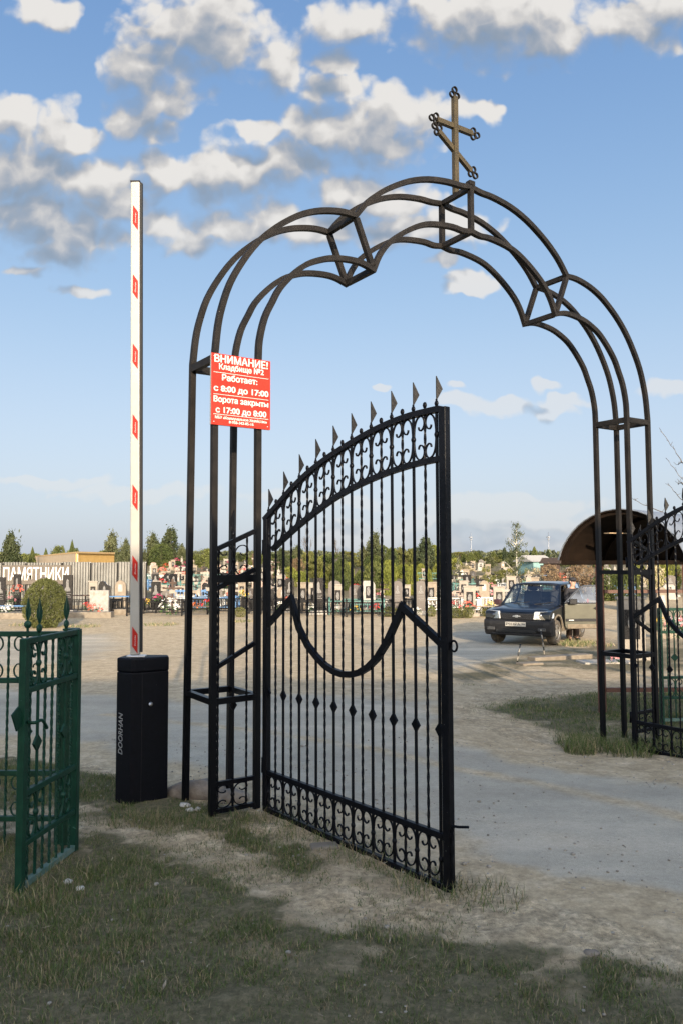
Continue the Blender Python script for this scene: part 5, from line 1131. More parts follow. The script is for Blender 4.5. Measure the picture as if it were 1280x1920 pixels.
def place(kind, x, y, label, group=None, rz=0.0, scale=1.0, dz=0.0):
    z = gz(x, y) + dz
    if kind not in PROTO:
        r = PROTO[kind] = MAKERS[kind](); list(map(lambda o: o, r.children)); _kidcache[r.name] = [(c, list(c.children)) for c in r.children]
        r.location = (x, y, z); r.rotation_euler = (0, 0, rz); r.scale = scale if isinstance(scale, tuple) else (scale,) * 3; r['label'] = label
        if group: r['group'] = group
        return r
    r = copy_tree(PROTO[kind], (x, y, z), rz, label, scale)
    if group: r['group'] = group
    elif 'group' in r: del r['group']
    return r
def pl(kind, px, D, label, h=1.0, rz=0.0, w=None, dz=0.0, group=None):
    return place(kind, at(px, D), D, label, group, rz, (h if w is None else w, h, h), dz)

# the front row, one by one from the fence side to the car
FRONT = [
 ('stone_black', 3, 34, 'polished black headstone with a pale etched figure cut off by the picture edge', 1.24, .8),
 ('stone_black', 35, 38, 'black headstone standing behind a bunch of coral flowers under the big white letters', 1.30, .62),
 ('stone_brownarch', 84, 38, 'brown headstone whose top shows above the clipped round bush', 1.15, .7),
 ('stone_black', 129.5, 35, 'tall black headstone with an etched figure, just past the clipped round bush', 1.30, .75),
 ('stone_frame', 177, 39, 'small white headstone with a dark panel next to the black headstone with wavy top', 1.05, .7),
 ('stone_wave', 198, 37, 'black headstone with a wavy top and an etched portrait behind a grey slab', 1.22, .75),
 ('stone_arch', 228, 40, 'white arched headstone hung with a wreath above the blue table', 1.12, .95),
 ('stone_black', 294, 36, 'black headstone standing just past the white boom', 1.05, .75),
 ('stone_black', 327, 46, 'black headstone with a white oval photograph up the slope past the boom', .95, .75),
 ('stone_low', 306, 43, 'white framed headstone with a dark square panel beyond the boom, lower of two', 1.0, .6),
 ('stone_low', 296, 47, 'white framed headstone with a dark panel beyond the boom, higher of two', 1.0, .6),
 ('stone_black', 543, 36, 'narrow black headstone seen beside the peak of the wave band near the hinge post', 1.15, .6),
 ('stone_frame2', 568, 36, 'cream framed headstone between the second and third spear bars of the gate', 1.05, .8),
 ('stone_black', 597, 34.5, 'large black headstone with white side pillars seen through the gate', 1.18, .8),
 ('stone_frame', 633, 35, 'white framed headstone with a portrait panel under a round green tree seen through the gate', 1.0, .7),
 ('stone_brownarch', 664, 36, 'brown arched headstone beside the low teal railing seen through the gate', .9, .8),
 ('stone_grey', 689, 35, 'grey headstone with angled shoulders seen in the middle of the gate', 1.45, .85),
 ('stone_brownarch', 743.5, 34, 'dark brown arched headstone with engraved lines before the second wave peak', 1.05, .75),
 ('stone_brownarch', 787, 34, 'dark brown arched headstone with a portrait between the last two spear bars', 1.05, .85),
 ('stone_frame2', 806, 37, 'cream headstone close to the free stile of the gate leaf', 1.0, .8),
 ('stone_frame', 877.5, 33, 'tall white framed headstone with a dark panel and coral flowers at its foot', .98, .80),
 ('stone_frame', 932.5, 34.5, 'white framed headstone with a dark panel just behind the car', .92, .82),
 ('stone_arch', 905, 40, 'cream round topped headstone between the two white framed ones near the car', 1.05, .9),
 ('stone_frame', 1178, 16.2, 'tall white framed headstone half hidden by the posts of the far pier', .98, .88),
 ('stone_arch', 1236, 23, 'large pale arched headstone beyond the green wicket gate under the canopy', 1.28, .62),
]
for k, px, D, lab, h, w in FRONT: pl(k, px, D, lab, h, R(rng.uniform(-4, 4)), w)
mb = MB(); mb.box((0, 0, .52), (.80, .16, 1.10)); bs = thing('memorial_slab', 'broad plain grey slab with two small white ornaments among coral flowers', 'headstone', (at(189, 34.2), 34.2, gz(at(189, 34.2), 34.2))); mb.build('slab', M_GREYST, bs, bevel=.01)
for x in (-.22, .22): mb = MB(); mb.prism([(.05 * math.cos(a), .085 * math.sin(a)) for a in np.linspace(0, 6.283, 13)[:-1]], (x, -.086, .92), depth=.012); mb.build('white_ornament', M_CREAM2, bs)
pl('cross_wood', 325, 35, 'large brown wooden cross leading the graves between the boom and the pier', 1.0, 0, 1.15)
pl('cross_iron', 392, 37, 'black cross with white plaque framed by two posts of the near pier', 1.0, 0, .8)
pl('cross_iron', 891, 36, 'black three-barred cross between the two white framed headstones near the car', 1.05, 0, .9)
pl('cross_wood', 715, 37, 'brown grave cross seen between two twisted bars in the middle of the gate', .85)
RAILS = [('rail_black', 172, 35.2, 'black grave railing in front of the broad grey slab', 1.0), ('rail_black', 232, 36, 'black grave railing under the blue table', 1.0), ('rail_black', 300, 34.6, 'black grave railing just past the boom, with white flowers at its corner', 1.0), ('rail_black', 20, 36, 'black grave railing round the graves at the picture edge', 1.0),
 ('rail_black', 412, 37.0, 'black grave railing between the brown bench and the narrow pier panel', 1.0), ('rail_black', 566, 35.2, 'black grave railing between the hinge post and the large black headstone', 1.0), ('rail_black', 700, 33.6, 'black grave railing in front of the grey angled headstone', 1.0), ('rail_black', 788, 35.2, 'black grave railing behind the dark arched headstone with a portrait', 1.0), ('rail_black', 350, 36.5, 'black grave railing behind the big bunch of cream flowers', 1.0),
 ('rail_silver', 372, 37.5, 'pale metal grave railing with red flowers between two pier posts', 1.0), ('rail_black', 445, 35.5, 'black grave railing seen through the narrow pier panel', 1.0), ('rail_black', 520, 36, 'black grave railing by the hinge post of the gate', 1.0), ('rail_black', 610, 34.2, 'black grave railing before the large black headstone seen through the gate', 1.0), ('rail_teal', 667, 35, 'teal grave railing with yellow flowers seen through the gate', 1.0), ('rail_black', 730, 36, 'black grave railing between the two brown arched headstones', .9), ('rail_silver', 845, 36, 'pale metal grave railing beside the free end of the gate', 1.0), ('rail_silver', 905, 37, 'pale metal grave railing between the white framed headstones near the car', .9)]
for k, px, D, lab, h in RAILS: pl(k, px, D, lab, h)
for k, px, D, lab in [('table_blue', 228, 36.5, 'blue grave table before the white arched headstone'), ('bench_blue', 30, 34, 'blue bench behind the white flowers at the picture edge'), ('bench_wood', 378, 33.2, 'dark brown bench before the red flowers'), ('table_grey', 765, 35, 'light brown table between the two brown arched headstones'), ('bench_grey', 895, 32.6, 'pale bench before the coral flowers near the car'), ('table_grey', 846, 35, 'pale table beside the free end of the gate'), ('table_wood', 150, 38, 'thin dark table behind the black railing before the metal fence'), ('bench_teal', 690, 34.5, 'teal bench in front of the grey angled headstone')]:
    pl(k, px, D, lab, 1.0)
FLW = [('coral', 36, 36.5, 'bunch of coral flowers before the black headstone under the white letters', 1.5, .75), ('white', 4, 33.5, 'bunch of white flowers at the picture edge, lower one', 1.3, 0), ('white', 19, 33.6, 'bunch of white flowers next to the blue bench', 1.2, .12), ('pink', 22, 34.5, 'bunch of dusty pink flowers above the white ones', 1.1, .45), ('orange', 10, 35, 'bunch of yellow orange flowers before the black headstone cut off by the edge', 1.2, .7),
 ('red', 166, 33.8, 'bunch of red flowers beside the broad grey slab', 1.0, .25), ('coral', 180, 33.3, 'large bunch of coral flowers at the foot of the broad grey slab', 1.6, 0), ('magenta', 299, 34.9, 'bunch of magenta flowers behind the black railing past the boom', 1.0, .55), ('purple', 268, 35.5, 'bunch of purple flowers right beside the boom', 1.1, .35), ('yellow', 277, 35.3, 'bunch of yellow flowers right beside the boom', 1.0, .32), ('white', 320, 33.3, 'big bunch of cream white flowers at the corner of the black railing', 2.1, .05), ('orange', 366, 33.9, 'bunch of orange flowers next to the pier post', 1.1, .18), ('red', 391, 34, 'big bunch of bright red flowers behind the brown bench', 1.5, .18), ('yellow', 457, 37, 'bunch of yellow flowers seen through the narrow pier panel', 1.3, .5), ('coral', 541, 35, 'bunch of coral flowers at the first peak of the wave band', 1.0, .4), ('white', 526, 34.2, 'bunch of white flowers by the hinge post of the gate', 1.1, .2), ('white', 583, 33.6, 'bunch of white flowers before the large black headstone', 1.1, .15), ('white', 632, 33.8, 'bunch of white flowers before the white framed headstone in the gate', 1.0, .05), ('yellow', 664, 33.8, 'bunch of yellow flowers behind the teal railing', 1.1, .05), ('red', 666, 40, 'bunch of red flowers up the slope in the middle of the gate', 1.5, .5), ('red', 702, 34, 'bunch of red flowers beside the grey angled headstone', 1.2, .1), ('white', 722, 34.6, 'bunch of white flowers among dark stones in the gate', 1.0, .3), ('pink', 708, 35.5, 'bunch of pink flowers among dark stones in the gate', 1.0, .55), ('white', 778, 33.3, 'bunch of white flowers at the foot of the brown arched headstone with a portrait', 1.1, 0), ('white', 806, 34, 'bunch of white flowers close to the free stile', 1.2, .1), ('red', 847, 33, 'bunch of scarlet flowers beside the free end of the gate', 1.4, .15), ('coral', 874, 32.4, 'bunch of coral flowers at the foot of the tall white framed headstone', 1.5, .15), ('red', 890, 35.4, 'bunch of red flowers on the black three-barred cross', .9, .55), ('yellow', 916, 33, 'bunch of pale yellow flowers just behind the car bonnet', 1.2, .2), ('pink', 1151, 15.2, 'bunch of bright pink flowers beside the brown canopy post', .75, .0), ('pink', 1268, 19, 'bunch of pink flowers behind the green wicket gate under the canopy', 1.6, .25), ('yellow', 1232, 19, 'bunch of pale yellow flowers behind the corner of the green wicket gate', .9, .45), ('white', 1258, 19.5, 'bunch of white flowers behind the green wicket gate under the canopy', 1.0, .4)]
for c, px, D, lab, s, dz in FLW: pl('flower_' + c, px, D, lab, s, rng.uniform(0, 6), None, dz)
# low stone edgings that carry the front row
for px, D, w, lab in ((30, 32.6, 4.2, 'long grey concrete edging under the white flowers at the picture edge'), (166, 33.0, 2.1, 'grey concrete edging under the broad grey slab'), (238, 35.0, 1.5, 'pale concrete edging under the blue table')):
    x = at(px, D); mb = MB(); mb.box((0, 0, .09), (w, .5, .28)); tag(mb.build('grave_edging', M_CONC, None, bevel=.012, loc=(x, D, gz(x, D))), lab, 'edging')

# the slope of graves behind
KIND_LAB = {'stone_frame': 'white framed headstone with a dark panel among the rows up the cemetery slope', 'stone_frame2': 'cream framed headstone among the rows up the cemetery slope', 'stone_black': 'black rectangular headstone among the rows up the cemetery slope', 'stone_wave': 'black wavy topped headstone among the rows up the cemetery slope', 'stone_arch': 'cream round topped headstone among the rows up the cemetery slope', 'stone_brownarch': 'brown arched headstone among the rows up the cemetery slope', 'stone_obelisk': 'white tapering pillar headstone with a small cross up the cemetery slope', 'stone_grey': 'grey headstone with angled shoulders among the rows up the cemetery slope', 'stone_pink': 'pinkish headstone with angled shoulders among the rows up the cemetery slope', 'stone_low': 'low wide white headstone among the rows up the cemetery slope', 'stone_pair': 'wide black double headstone among the rows up the cemetery slope'}
WEI = [('stone_frame', 11), ('stone_frame2', 14), ('stone_black', 14), ('stone_wave', 10), ('stone_arch', 13), ('stone_brownarch', 13), ('stone_obelisk', 9), ('stone_grey', 14), ('stone_pink', 15), ('stone_low', 14), ('stone_pair', 4)]
ks = [k for k, w in WEI for _ in range(w)]
row_y = 38.0; nst = 0; TAKEN = [(at(p, d), d) for _, p, d, *_ in FRONT]
while row_y < 92:
    x = row_y * -.255
    while x < row_y * .43 and nst < 298:
        px = 640 + FPX * x / row_y; xx = x + rng.uniform(-.35, .35); yy = row_y + rng.uniform(-.7, .7)
        dens = .86 if px < 545 else ((.62 if row_y < 42 else .07) if px < 835 else ((.75 if row_y < 62 else .35) if px < 1000 else .25))
        if rng.random() < dens and all((xx - a) ** 2 + (yy - b) ** 2 > 1.0 for a, b in TAKEN):
            k = rng.choice(ks); s = rng.uniform(.58, .98) * (.86 if row_y > 46 else 1); place(k, xx, yy, KIND_LAB[k], 'headstones up the cemetery slope', R(rng.uniform(-14, 14)), (s * rng.uniform(.85, 1.15), s, s)); nst += 1
            u = rng.random()
            if u < .26: c = rng.choice(['red', 'coral', 'white', 'yellow', 'pink', 'magenta', 'orange']); place('flower_' + c, xx + rng.uniform(-.5, .5), yy - rng.uniform(.4, .7), c + ' flowers lying before a headstone up the cemetery slope', 'flowers up the cemetery slope', 0, rng.uniform(1.2, 2.0), rng.choice([0, .1, .4]))
            elif u < .34: k2 = rng.choice(['cross_wood', 'cross_iron']); place(k2, xx + .8, yy + .2, ('brown wooden' if 'wood' in k2 else 'black iron') + ' cross among the rows up the cemetery slope', 'crosses up the cemetery slope', R(rng.uniform(-10, 10)), rng.uniform(.8, 1.05))
            elif u < .48 and row_y < 66: k2 = rng.choice(['rail_black', 'rail_silver', 'rail_teal', 'rail_blue']); place(k2, xx, yy - .5, k2[5:] + ' painted grave railing among the rows up the cemetery slope', 'railings up the cemetery slope', R(rng.uniform(-6, 6)), (.9, .9, 1))
            elif u < .52 and row_y < 60: k2 = rng.choice(['table_grey', 'table_wood', 'table_blue']); place(k2, xx + .3, yy - 1.3, {'grey': 'pale', 'wood': 'brown', 'blue': 'blue'}[k2[6:]] + ' grave table among the rows up the cemetery slope', 'tables up the cemetery slope', R(rng.uniform(-10, 10)))
        x += rng.uniform(.9, 1.6) * (1 + (row_y - 38) / 150)
    row_y += 2.2 + (row_y - 38) * .045

# ---------------------------------------------------------------- metal fence with the big letters, long building
M_TIN = mat('galvanised_sheet', (.155, .152, .142), (.235, .23, .215), rough=.45, metal=.55, scale=1.2)
M_BANNER = mat('grey_brown_banner', (.085, .070, .055), (.115, .096, .078), rough=.8, scale=3)
FY = 42.0; fx0, fx1 = at(-70, FY), at(276, FY); ftop = 1.65
fen = thing('metal_fence', 'tall corrugated grey metal fence carrying the big white letters', 'fence', (0, FY, 0))
posts = [at(p, FY) for p in (-70, 8, 51, 119, 172, 222, 276)]
for i in range(len(posts) - 1):
    a, b = posts[i], posts[i + 1]; n = int((b - a) / .036); vs = []; fs = []
    for k in range(n + 1):
        x = a + (b - a) * k / n; y = .042 * (1 if (k // 2) % 2 else -1); zt = ftop + (.03 if i % 2 else 0) + rng.uniform(-.004, .004); vs += [(x, y, -.75), (x, y, zt)]
    for k in range(n): fs.append((2 * k, 2 * k + 2, 2 * k + 3, 2 * k + 1))
    mb = MB(); mb.add(vs, fs); mb.build('corrugated_sheet', M_TIN, fen)
for x in posts: mb = MB(); mb.box((x, -.06, .45), (.07, .05, 2.36)); mb.build('post', M_IRON, fen)
ban = thing('letter_board', 'long grey brown board with big white Cyrillic letters on the metal fence', 'sign', (0, FY - .12, 0)); b0, b1 = at(8, FY), at(136, FY)
mb = MB(); mb.box(((b0 + b1) / 2, 0, 1.02), (b1 - b0, .03, 1.0)); mb.build('board', M_BANNER, ban)
text_obj('lettering', 'ПАМЯТНИКИ', .92, M_TEXTW, ban, ((at(10, FY) + at(132, FY)) / 2, -.022, 1.02), (R(90), 0, 0), .012, width=at(132, FY) - at(10, FY))
M_YEL = mat('ochre_wall', (.46, .27, .075), (.52, .32, .10), rough=.85, scale=2); M_TANW = mat('tan_wall', (.40, .30, .195), (.46, .36, .245), rough=.9, scale=2)
bld = thing('long_building', 'long low building with an ochre end wall behind the metal fence', 'building', (0, 0, 0))
A_, B_, C_, D_ = Vector((-20.4, 62, 0)), Vector((-19.5, 69, 0)), Vector((-39.5, 112, 0)), Vector((-41, 106, 0)); zb, zt = -.7, 2.36
for p, q, m_, nm in ((A_, B_, M_YEL, 'end_wall'), (D_, A_, M_TANW, 'side_wall'), (B_, C_, M_TANW, 'side_wall'), (C_, D_, M_TANW, 'end_wall')):
    d = (q - p); nrm = Vector((d.y, -d.x, 0)).normalized() * .1; mb = MB(); mb.add([p + Vector((0, 0, zb)), q + Vector((0, 0, zb)), q + Vector((0, 0, zt)), p + Vector((0, 0, zt)), p - nrm + Vector((0, 0, zb)), q - nrm + Vector((0, 0, zb)), q - nrm + Vector((0, 0, zt)), p - nrm + Vector((0, 0, zt))], [(0, 1, 2, 3), (7, 6, 5, 4), (3, 2, 6, 7), (0, 4, 5, 1), (0, 3, 7, 4), (1, 5, 6, 2)]); mb.build(nm, m_, bld)
cen = (A_ + B_ + C_ + D_) / 4; mb = MB(); P4 = [cen + (p - cen) * 1.012 for p in (A_, B_, C_, D_)]; mb.add([p + Vector((0, 0, zt + .003)) for p in P4] + [p + Vector((0, 0, zt + .14)) for p in P4], [(3, 2, 1, 0), (4, 5, 6, 7)] + [(i, (i + 1) % 4, 4 + (i + 1) % 4, 4 + i) for i in range(4)]); mb.build('roof', mat('ochre_roof_edge', (.40, .26, .11), (.5, .34, .16), rough=.9), bld)
def small_house(px, D, w, d, h, rh, rz, wallm, roofm, lab):
    x = at(px, D); r = thing('small_house', lab, 'house', (x, D, gz(x, D)), rz); mb = MB(); mb.box((0, 0, h / 2 - .1), (w, d, h + .2)); mb.build('wall', wallm, r)
    mb = MB(); mb.prism([(-d / 2 - .25, h + .003), (d / 2 + .25, h + .003), (0, h + rh)], (0, 0, 0), (0, 1, 0), (0, 0, 1), w + .5); mb.build('roof', roofm, r)
    mb = MB(); mb.box((w * .1, -d / 2 - .02, h * .55), (.7, .03, .7)); mb.build('window', M_GRAN, r); return r
small_house(998, 62, 1.6, 2.4, 1.35, .5, R(20), mat('teal_house_wall', (.15, .26, .26), (.20, .32, .31), rough=.8), mat('pale_roof', (.32, .30, .27), rough=.7), 'small teal hut with a pale roof above the graves behind the car')
small_house(1032, 58, .9, 1.1, 1.35, .42, R(-30), M_WOODB, mat('dark_brown_roof', (.035, .022, .016), (.05, .032, .022), rough=.8), 'small dark brown gabled shelter beside the teal hut')
def mast(px, D, topy, lab, plat=True):
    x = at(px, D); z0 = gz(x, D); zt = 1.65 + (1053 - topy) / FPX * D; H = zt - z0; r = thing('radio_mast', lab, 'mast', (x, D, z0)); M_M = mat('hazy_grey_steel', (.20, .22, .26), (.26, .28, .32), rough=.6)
    mb = MB(); mb.tube([(0, 0, 0), (0, 0, H)], [.26, .07], 6); mb.build('shaft', M_M, r)
    if plat:
        for z in (.72, .80): mb = MB(); mb.tube([(0, 0, H * z), (0, 0, H * z + .35)], (.7 if z > .75 else .5), 8); mb.build('antenna_ring', M_M, r)
    return r
mast(882, 260, 999, 'tall radio mast with a ring of antennas above the trees beside the gate'); mast(1027, 260, 999, 'radio mast above the trees near the canopy roof')
mast(901, 300, 1036, 'short distant pole above the trees, nearer the tall mast', False); mast(925, 300, 1036, 'short distant pole above the trees, nearer the birch', False)
# ---------------------------------------------------------------- trees and shrubs
def leaf_mesh(name, C, size, m, parent, up=0.0, seed=0, asp=.5):
    """many small leaf faces at the points C"""
    q = np.random.default_rng(seed); n = len(C); C = np.asarray(C); d = q.normal(size=(n, 3)); d[:, 2] += up * 2; d /= np.linalg.norm(d, axis=1)[:, None]
    e = np.cross(d, q.normal(size=(n, 3))); e /= np.linalg.norm(e, axis=1)[:, None]; s = size * q.uniform(.6, 1.35, n)[:, None]
    V = np.stack([C - d * s * .5, C + e * s * asp * .5, C + d * s * .5, C - e * s * asp * .5], 1)
    me = bpy.data.meshes.new(name); me.vertices.add(n * 4); me.vertices.foreach_set('co', V.ravel()); me.loops.add(n * 4); me.loops.foreach_set('vertex_index', np.arange(n * 4, dtype=np.int32))
    me.polygons.add(n); me.polygons.foreach_set('loop_start', np.arange(0, n * 4, 4, dtype=np.int32)); me.polygons.foreach_set('loop_total', np.full(n, 4, np.int32)); me.update(calc_edges=True)
    me.materials.append(m); o = bpy.data.objects.new(name, me); col.objects.link(o); o.parent = parent; return o
F_THUJA = foliage_mat('thuja_leaf', (0.052, 0.070, 0.020), (0.128, 0.140, 0.040), 2.2)
F_THUJA2 = foliage_mat('thuja_leaf_bright', (0.115, 0.135, 0.024), (0.216, 0.223, 0.046), 2.2)
F_PINE = foliage_mat('pine_needles', (.018, .030, .014), (.050, .064, .030), 2.5, .1)
F_PINE2 = foliage_mat('pale_pine_needles', (0.038, 0.050, 0.020), (0.100, 0.106, 0.050), 2.5, .1)
F_ROUND = foliage_mat('spring_leaf', (0.095, 0.101, 0.027), (0.189, 0.182, 0.061), 2.0)
F_BLOS = foliage_mat('blossom', (.24, .20, .10), (.48, .41, .26), 3.0)
F_BUSH = foliage_mat('clipped_bush_leaf', (.045, .056, .016), (.105, .112, .034), 3.0)
F_DRY = foliage_mat('dry_twig_leaf', (.12, .080, .045), (.22, .155, .09), 3.0, .1)
M_BARK = mat('grey_brown_bark', (.07, .055, .042), (.13, .105, .08), rough=.95, scale=12); M_BIRCH = mat('pale_birch_bark', (.42, .38, .31), (.56, .51, .43), rough=.85, scale=8)
def crown_pts(shape, n, seed):
    """points through a crown of unit height and unit width; lumps, gaps and a ragged rim"""
    q = np.random.default_rng(seed); P = []
    if shape in ('cone', 'egg', 'bush'):
        m = n * 3; t = q.uniform(0, 1, m); a = q.uniform(0, 2 * np.pi, m)
        prof = {'cone': lambda t: (1 - t) ** .62 * np.minimum(1, (t + .08) / .22) ** .6, 'egg': lambda t: np.sqrt(np.clip(1 - ((t - .42) / (.58)) ** 2, 0, 1)) * np.where(t < .42, 1, 1), 'bush': lambda t: np.where(t < .42, np.sqrt(np.clip(1 - ((t - .42) / .47) ** 2, 0, 1)) * .96 + .04, np.sqrt(np.clip(1 - ((t - .42) / .58) ** 2, 0, 1)))}[shape](t)
        lump = .80 + .30 * fbm(a * 2.2 + 20, t * 7, seed) + .10 * fbm(a * 7, t * 22, seed + 5)
        r = .5 * prof * lump * (1 - .75 * q.uniform(0, 1, m) ** 2.6); keep = fbm(a * 5, t * 14, seed + 9) > .36
        P = np.stack([r * np.cos(a), r * np.sin(a), t * .98 + .01 + q.normal(0, .012, m)], -1)[keep][:n]
    else:
        nc = {'pine': 64, 'round': 34, 'sparse': 60}[shape]
        for i in range(nc):
            t = q.uniform(.22, .98) if shape != 'round' else q.uniform(.28, .95); a = q.uniform(0, 6.283)
            rm = {'pine': .50 * (1.04 - t) ** .72 * q.uniform(.3, 1.12), 'round': .46 * math.sqrt(max(.02, 1 - ((t - .6) / .42) ** 2)) * q.uniform(.3, 1.08), 'sparse': .42 * math.sin(min(1, max(.05, (1 - t) * 1.15)) * 2.0) * q.uniform(.2, 1.0)}[shape]
            k = n // nc; s = q.uniform(.05, .11) if shape != 'sparse' else .05; c = np.array([rm * math.cos(a), rm * math.sin(a), t])
            e3 = np.array([s * .55, s * .55, s * 1.15]) if shape == 'pine' else np.array([s, s, s * .62]); P.append(c + q.normal(size=(k, 3)) * e3 * .8)
        P = np.concatenate(P)
    return P
def limbs(mb, h, n, seed, r0=.022):
    q = random.Random(seed); mb.tube([(0, 0, -.03), (.005, 0, h * .4), (-.004, .006, h * .75), (0, 0, h)], [r0, r0 * .8, r0 * .45, .004], 6)
    for i in range(n):
        t = q.uniform(.2, .85) * h; a = q.uniform(0, 6.28); L = .38 * (1.1 - t / h) + .06; mb.tube([(0, 0, t), (L * .5 * math.cos(a), L * .5 * math.sin(a), t + L * .25), (L * math.cos(a), L * math.sin(a), t + L * .5)], [r0 * .4, r0 * .25, .002], 4)
def tree_proto(name, cat, shape, n, size, fm, seed, up=0.0, asp=.5, trunk=True, bark=None, h=.9):
    def f():
        r = thing(name, name, cat); 
        mb = MB(); limbs(mb, h, 9 if trunk else 3, seed); mb.build('trunk', bark or M_BARK, r)
        leaf_mesh('crown', crown_pts(shape, n, seed), size, fm, r, up, seed, asp); return r
    return f
def bare_proto(seed, depth=5, bark=None, spread=.5, name='bare_tree'):
    def f():
        q = random.Random(seed); r = thing(name, name, 'tree'); mt = MB(); mb = MB()
        def grow(p, d, L, rad, k):
            e = p + d * L; m = p + d * L * .5 + Vector((q.uniform(-1, 1), q.uniform(-1, 1), 0)) * L * .06; (mt if k == 0 else mb).tube([p, m, e], [rad, rad * .85, rad * .7], 5 if k < 3 else 3)
            if k >= depth: return
            for i in range(q.choice((2, 3, 3))):
                v = (d + Vector((q.uniform(-1, 1), q.uniform(-1, 1), q.uniform(-.25, .6))) * spread).normalized(); grow(p + d * L * q.uniform(.55, 1), v, L * q.uniform(.62, .82), rad * .6, k + 1)
        grow(Vector((0, 0, -.02)), Vector((0, 0, 1)), .30, .016, 0); mt.build('trunk', bark or M_BARK, r); mb.build('branches', bark or M_BARK, r); return r
    return f
T = MAKERS
for i in range(3):
    T['thuja%d' % i] = tree_proto('thuja_tree', 'tree', ('egg', 'cone', 'egg')[i], 2600, .085, (F_THUJA, F_THUJA, F_THUJA2)[i], 40 + i, .8, .45, False)
    T['pine%d' % i] = tree_proto('pine_tree', 'tree', 'pine', 3600, .075, (F_PINE, F_PINE2, F_PINE2)[i], 50 + i, .2, .42)
    T['round%d' % i] = tree_proto('leafy_tree', 'tree', 'round', 3000, .07, (F_ROUND, F_ROUND, F_THUJA)[i], 60 + i, .0, .6)
    T['blossom%d' % i] = tree_proto('blossoming_shrub', 'shrub', 'round', 1500, .055, F_BLOS if i != 1 else F_ROUND, 70 + i, 0, .7)
    T['bare%d' % i] = bare_proto(80 + i, 5, None, (.5, .62, .42)[i])
T['dryshrub'] = tree_proto('dry_shrub', 'shrub', 'round', 2600, .06, F_DRY, 77, 0, .35)
T['birch'] = tree_proto('birch_tree', 'tree', 'sparse', 1500, .035, F_PINE2, 91, .5, .45, True, M_BIRCH, .97)
T['lowbush'] = tree_proto('low_bush', 'bush', 'bush', 900, .11, F_ROUND, 93, .2, .5, False)
T['bigbush'] = tree_proto('clipped_bush', 'bush', 'bush', 15000, .042, F_BUSH, 95, .9, .38, False)
def tree(kind, px, D, topy, wpx, label, group=None, basez=None):
    x = at(px, D); z0 = gz(x, D) if basez is None else basez; h = (1.65 + (1053 - topy) / FPX * D) - z0; w = wpx / FPX * D
    h = max(h, .4); return place(kind, x, D, label, group, rng.uniform(0, 6.28), (w, w, h))
tree('bigbush', 88, 27.8, 1083, 78, 'clipped egg shaped green bush by the road before the graves')
for px, D, ty, w, k, lab in [(22, 85, 1004, 62, 'pine1', 'broad evergreen tree with bare twigs beside it at the picture edge'), (62, 92, 1026, 22, 'thuja1', 'small rounded evergreen poking over the long building, farthest from its ochre end'), (87, 92, 1028, 20, 'thuja1', 'small rounded evergreen poking over the middle of the long building'), (112, 95, 1022, 30, 'round2', 'small ragged evergreen clump over the long building'), (136, 92, 1013, 22, 'thuja1', 'pointed little conifer just over the corner of the long building'),
  (210, 88, 1003, 56, 'pine2', 'wide ragged pine behind the ochre end of the long building'), (236, 84, 1014, 34, 'pine1', 'ragged pine between the ochre building end and the boom'), (286, 92, 1003, 46, 'pine1', 'pointed ragged conifer just past the boom'), (320, 94, 994, 62, 'pine2', 'tallest ragged conifer above the graves between boom and pier'), (303, 88, 1018, 44, 'thuja0', 'dense lower conifer between two ragged ones past the boom'), (343, 90, 1024, 32, 'pine1', 'lower conifer beside the rear post of the near pier'), (384, 74, 1028, 40, 'round2', 'rounded green tree framed by two posts of the near pier'), (398, 70, 1038, 26, 'thuja0', 'small green tree touching the front post of the near pier'),
  (702, 84, 1003, 54, 'pine2', 'pale ragged pine standing above the trees in the middle of the gate'), (797, 80, 1011, 58, 'pine0', 'darkest pine standing above the trees near the free stile'), (746, 80, 1026, 44, 'round1', 'bright pointed tree between the pale pine and the darkest pine'), (770, 84, 1036, 26, 'pine0', 'small dark pine beside the darkest pine'),
  (640, 50, 1048, 34, 'thuja0', 'rounded green thuja behind the white framed headstone in the gate'), (700, 47, 1052, 44, 'thuja0', 'large rounded thuja in the middle of the gate'), (727, 46, 1062, 30, 'thuja2', 'bright rounded thuja beside the large rounded one'), (772, 46, 1060, 23, 'thuja2', 'egg shaped bright thuja before the darkest pine'), (803, 45, 1067, 13, 'thuja2', 'narrow bright thuja near the free stile'), (612, 52, 1056, 30, 'round0', 'olive tree behind the large black headstone'), (590, 56, 1046, 44, 'round0', 'broad olive tree behind the first peak of the wave band'), (560, 60, 1044, 34, 'dryshrub', 'brown twiggy shrub behind the first peak of the wave band'),
  (575, 66, 958, 66, 'bare0', 'tall bare tree rising above the others near the hinge post'), (632, 70, 997, 46, 'bare2', 'upright bare tree rising above the others in the gate'), (552, 38, 1060, 14, 'bare1', 'thin pale bare sapling by the hinge post'), (838, 62, 1003, 22, 'birch', 'drooping sparse tree right beside the free stile'), (857, 50, 1042, 26, 'birch', 'thin pale trunked birch sapling beside the gate'), (967, 50, 982, 74, 'birch', 'tall slender birch with sparse new leaves behind the car'),
  (1064, 40, 1060, 74, 'dryshrub', 'broad dry brown shrub behind the open car door'), (1098, 44, 1056, 50, 'dryshrub', 'dry brown shrub between the open car door and the pier'), (1030, 50, 1058, 40, 'dryshrub', 'brown thin shrub behind the car roof'), (748, 92, 1030, 12, 'bare1', 'small bare tree poking above the treeline')]:
    tree(k, px, D, ty, w, lab)
